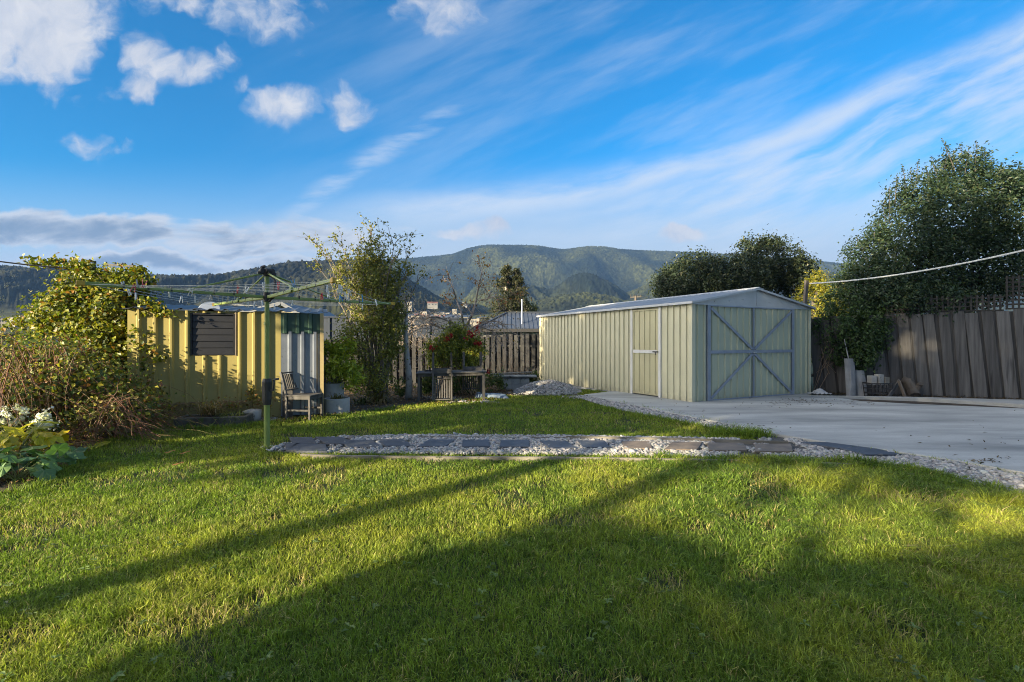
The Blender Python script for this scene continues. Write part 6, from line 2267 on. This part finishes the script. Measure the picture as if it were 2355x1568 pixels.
w *= rg.uniform(.7, 1.5, n) * (1 + .3 * longr)
lean = rg.gamma(2.2, .32, n) * (1 + .4 * longr)
c0 = np.array([.185, .262, .036])
c1 = np.array([.29, .325, .046])
c2 = np.array([.105, .185, .028])
cols = c0 + (c1 - c0) * np.clip((pat - .4) * 3, 0, 1)[:, None]
cols = np.where((mott > .58)[:, None], cols * .45 + c2 * .55, cols)
dry = rg.uniform(size=n) < (.04 + .10 * (mott < .40) + .30 * thin_)
cols = np.where(dry[:, None], np.array([.36, .31, .13]), cols)
cols = cols * rg.uniform(.45, 1.65, (n, 1))
Vg, Qg, Tg, Cg = blades(gx[keep], gy[keep], h[keep], w[keep], lean[keep], cols[keep], rg)
# long shoots along path and concrete edges, and scattered seed stalks
ex, ey, eh = [], [], []
for pl, k, hh2, j in (([(640, 967), (800, 953), (960, 930), (1060, 922), (1180, 912), (1330, 912)], 1500, .07, .05), ([(1345, 930), (1430, 948), (1540, 968), (1650, 990), (1750, 1005)], 1500, .09, .05), ([(1640, 1000), (1700, 1003), (1755, 1004)], 900, .15, .07),
                      ([(960, 1001), (1300, 1002.5), (1640, 1007)], 1300, .06, .04), ([(720, 1046), (1000, 1050), (1300, 1052), (1700, 1058), (1960, 1065), (2090, 1072)], 2600, .065, .05), ([(2060, 1075), (2180, 1096), (2354, 1140)], 1300, .06, .04),
                      ([(2060, 1047), (2200, 1068), (2354, 1096)], 60, .07, .03), ([(1420, 927), (1600, 964), (1760, 1000)], 140, .10, .03), ([(200, 1000), (260, 985), (330, 980)], 2200, .15, .14), ([(330, 985), (520, 985), (640, 972)], 1400, .08, .06), ([(60, 1130), (160, 1078), (240, 1020)], 900, .08, .08)):
    q = [G(*p_) for p_ in pl]
    for i in range(k):
        s_ = rg.uniform(0, len(q) - 1)
        a_ = q[int(s_)].lerp(q[int(s_) + 1], s_ - int(s_))
        ex.append(a_.x + rg.normal(0, j)); ey.append(a_.y + rg.normal(0, j) - .02)
        eh.append(hh2 * rg.uniform(.5, 1.4))
ex, ey, eh = np.array(ex), np.array(ey), np.array(eh)
ck = c0 * rg.uniform(.6, 1.5, (len(ex), 1))
V2, Q2, T2, C2 = blades(ex, ey, eh, .003 + .0007 * ey, rg.gamma(2.2, .35, len(ex)), ck, rg)
o1 = len(Vg)
# flat rosettes of broad-leaved weeds
wx = rg.uniform(-1.2, 1.2, 420)
wy = (1.6 ** .5 + rg.uniform(0, 1, 420) * (7.0 ** .5 - 1.6 ** .5)) ** 2
wx = wx * wy
ok = np.ones(420, dtype=bool)
for poly in EXC:
    ok &= ~inside(poly, wx, wy)
ok &= rg.uniform(size=420) < .75
wx, wy = wx[ok], wy[ok]
VW, TW_, CW = [], [], []
b0 = o1 + len(V2)
for x, y in zip(wx, wy):
    k = rg.integers(4, 9)
    sc = rg.uniform(.009, .020)
    cw = np.array([.14, .20, .07]) * rg.uniform(.7, 1.5)
    for j in range(k):
        a_ = rg.uniform(0, 6.283)
        d = np.array([math.cos(a_), math.sin(a_), 0])
        s2_ = np.array([-d[1], d[0], 0])
        p0 = np.array([x, y, .018 + rg.uniform(0, .02)])
        q_ = [p0, p0 + d * sc + s2_ * sc * .45 + [0, 0, sc * .35], p0 + d * sc * 2.0 + [0, 0, sc * .15], p0 + d * sc - s2_ * sc * .45 + [0, 0, sc * .35]]
        i0 = b0 + len(VW)
        VW += q_
        TW_ += [[i0, i0 + 1, i0 + 2], [i0, i0 + 2, i0 + 3]]
        CW += [cw] * 4
gr = np_mesh('grass', np.concatenate([Vg, V2, np.array(VW)]), [np.concatenate([Qg, Q2 + o1]), np.concatenate([Tg, T2 + o1, np.array(TW_)])], MAT['grass'], None, np.concatenate([Cg, C2, np.array(CW)]))
tag(gr, kind='stuff')
# a few curled fallen leaves on the lawn
for k, (px, py, lab) in enumerate(((418, 1042, 'brown curled leaf on the shaded grass left of the hoist pole'), (383, 1040, 'small tan leaf on the grass left of the hoist pole'), (400, 1068, 'orange-brown leaf on the grass nearest the broad-leaved plant'))):
    q = G(px, py, .05)
    m2 = MB()
    big_leaf(m2, q, (1, .3, .3), .10, .07, random.Random(k), 3, .1, (.34, .17, .06))
    tag(m2.build('fallen_leaf', MAT['petal']), lab, 'leaf', 'fallen leaves on the lawn')
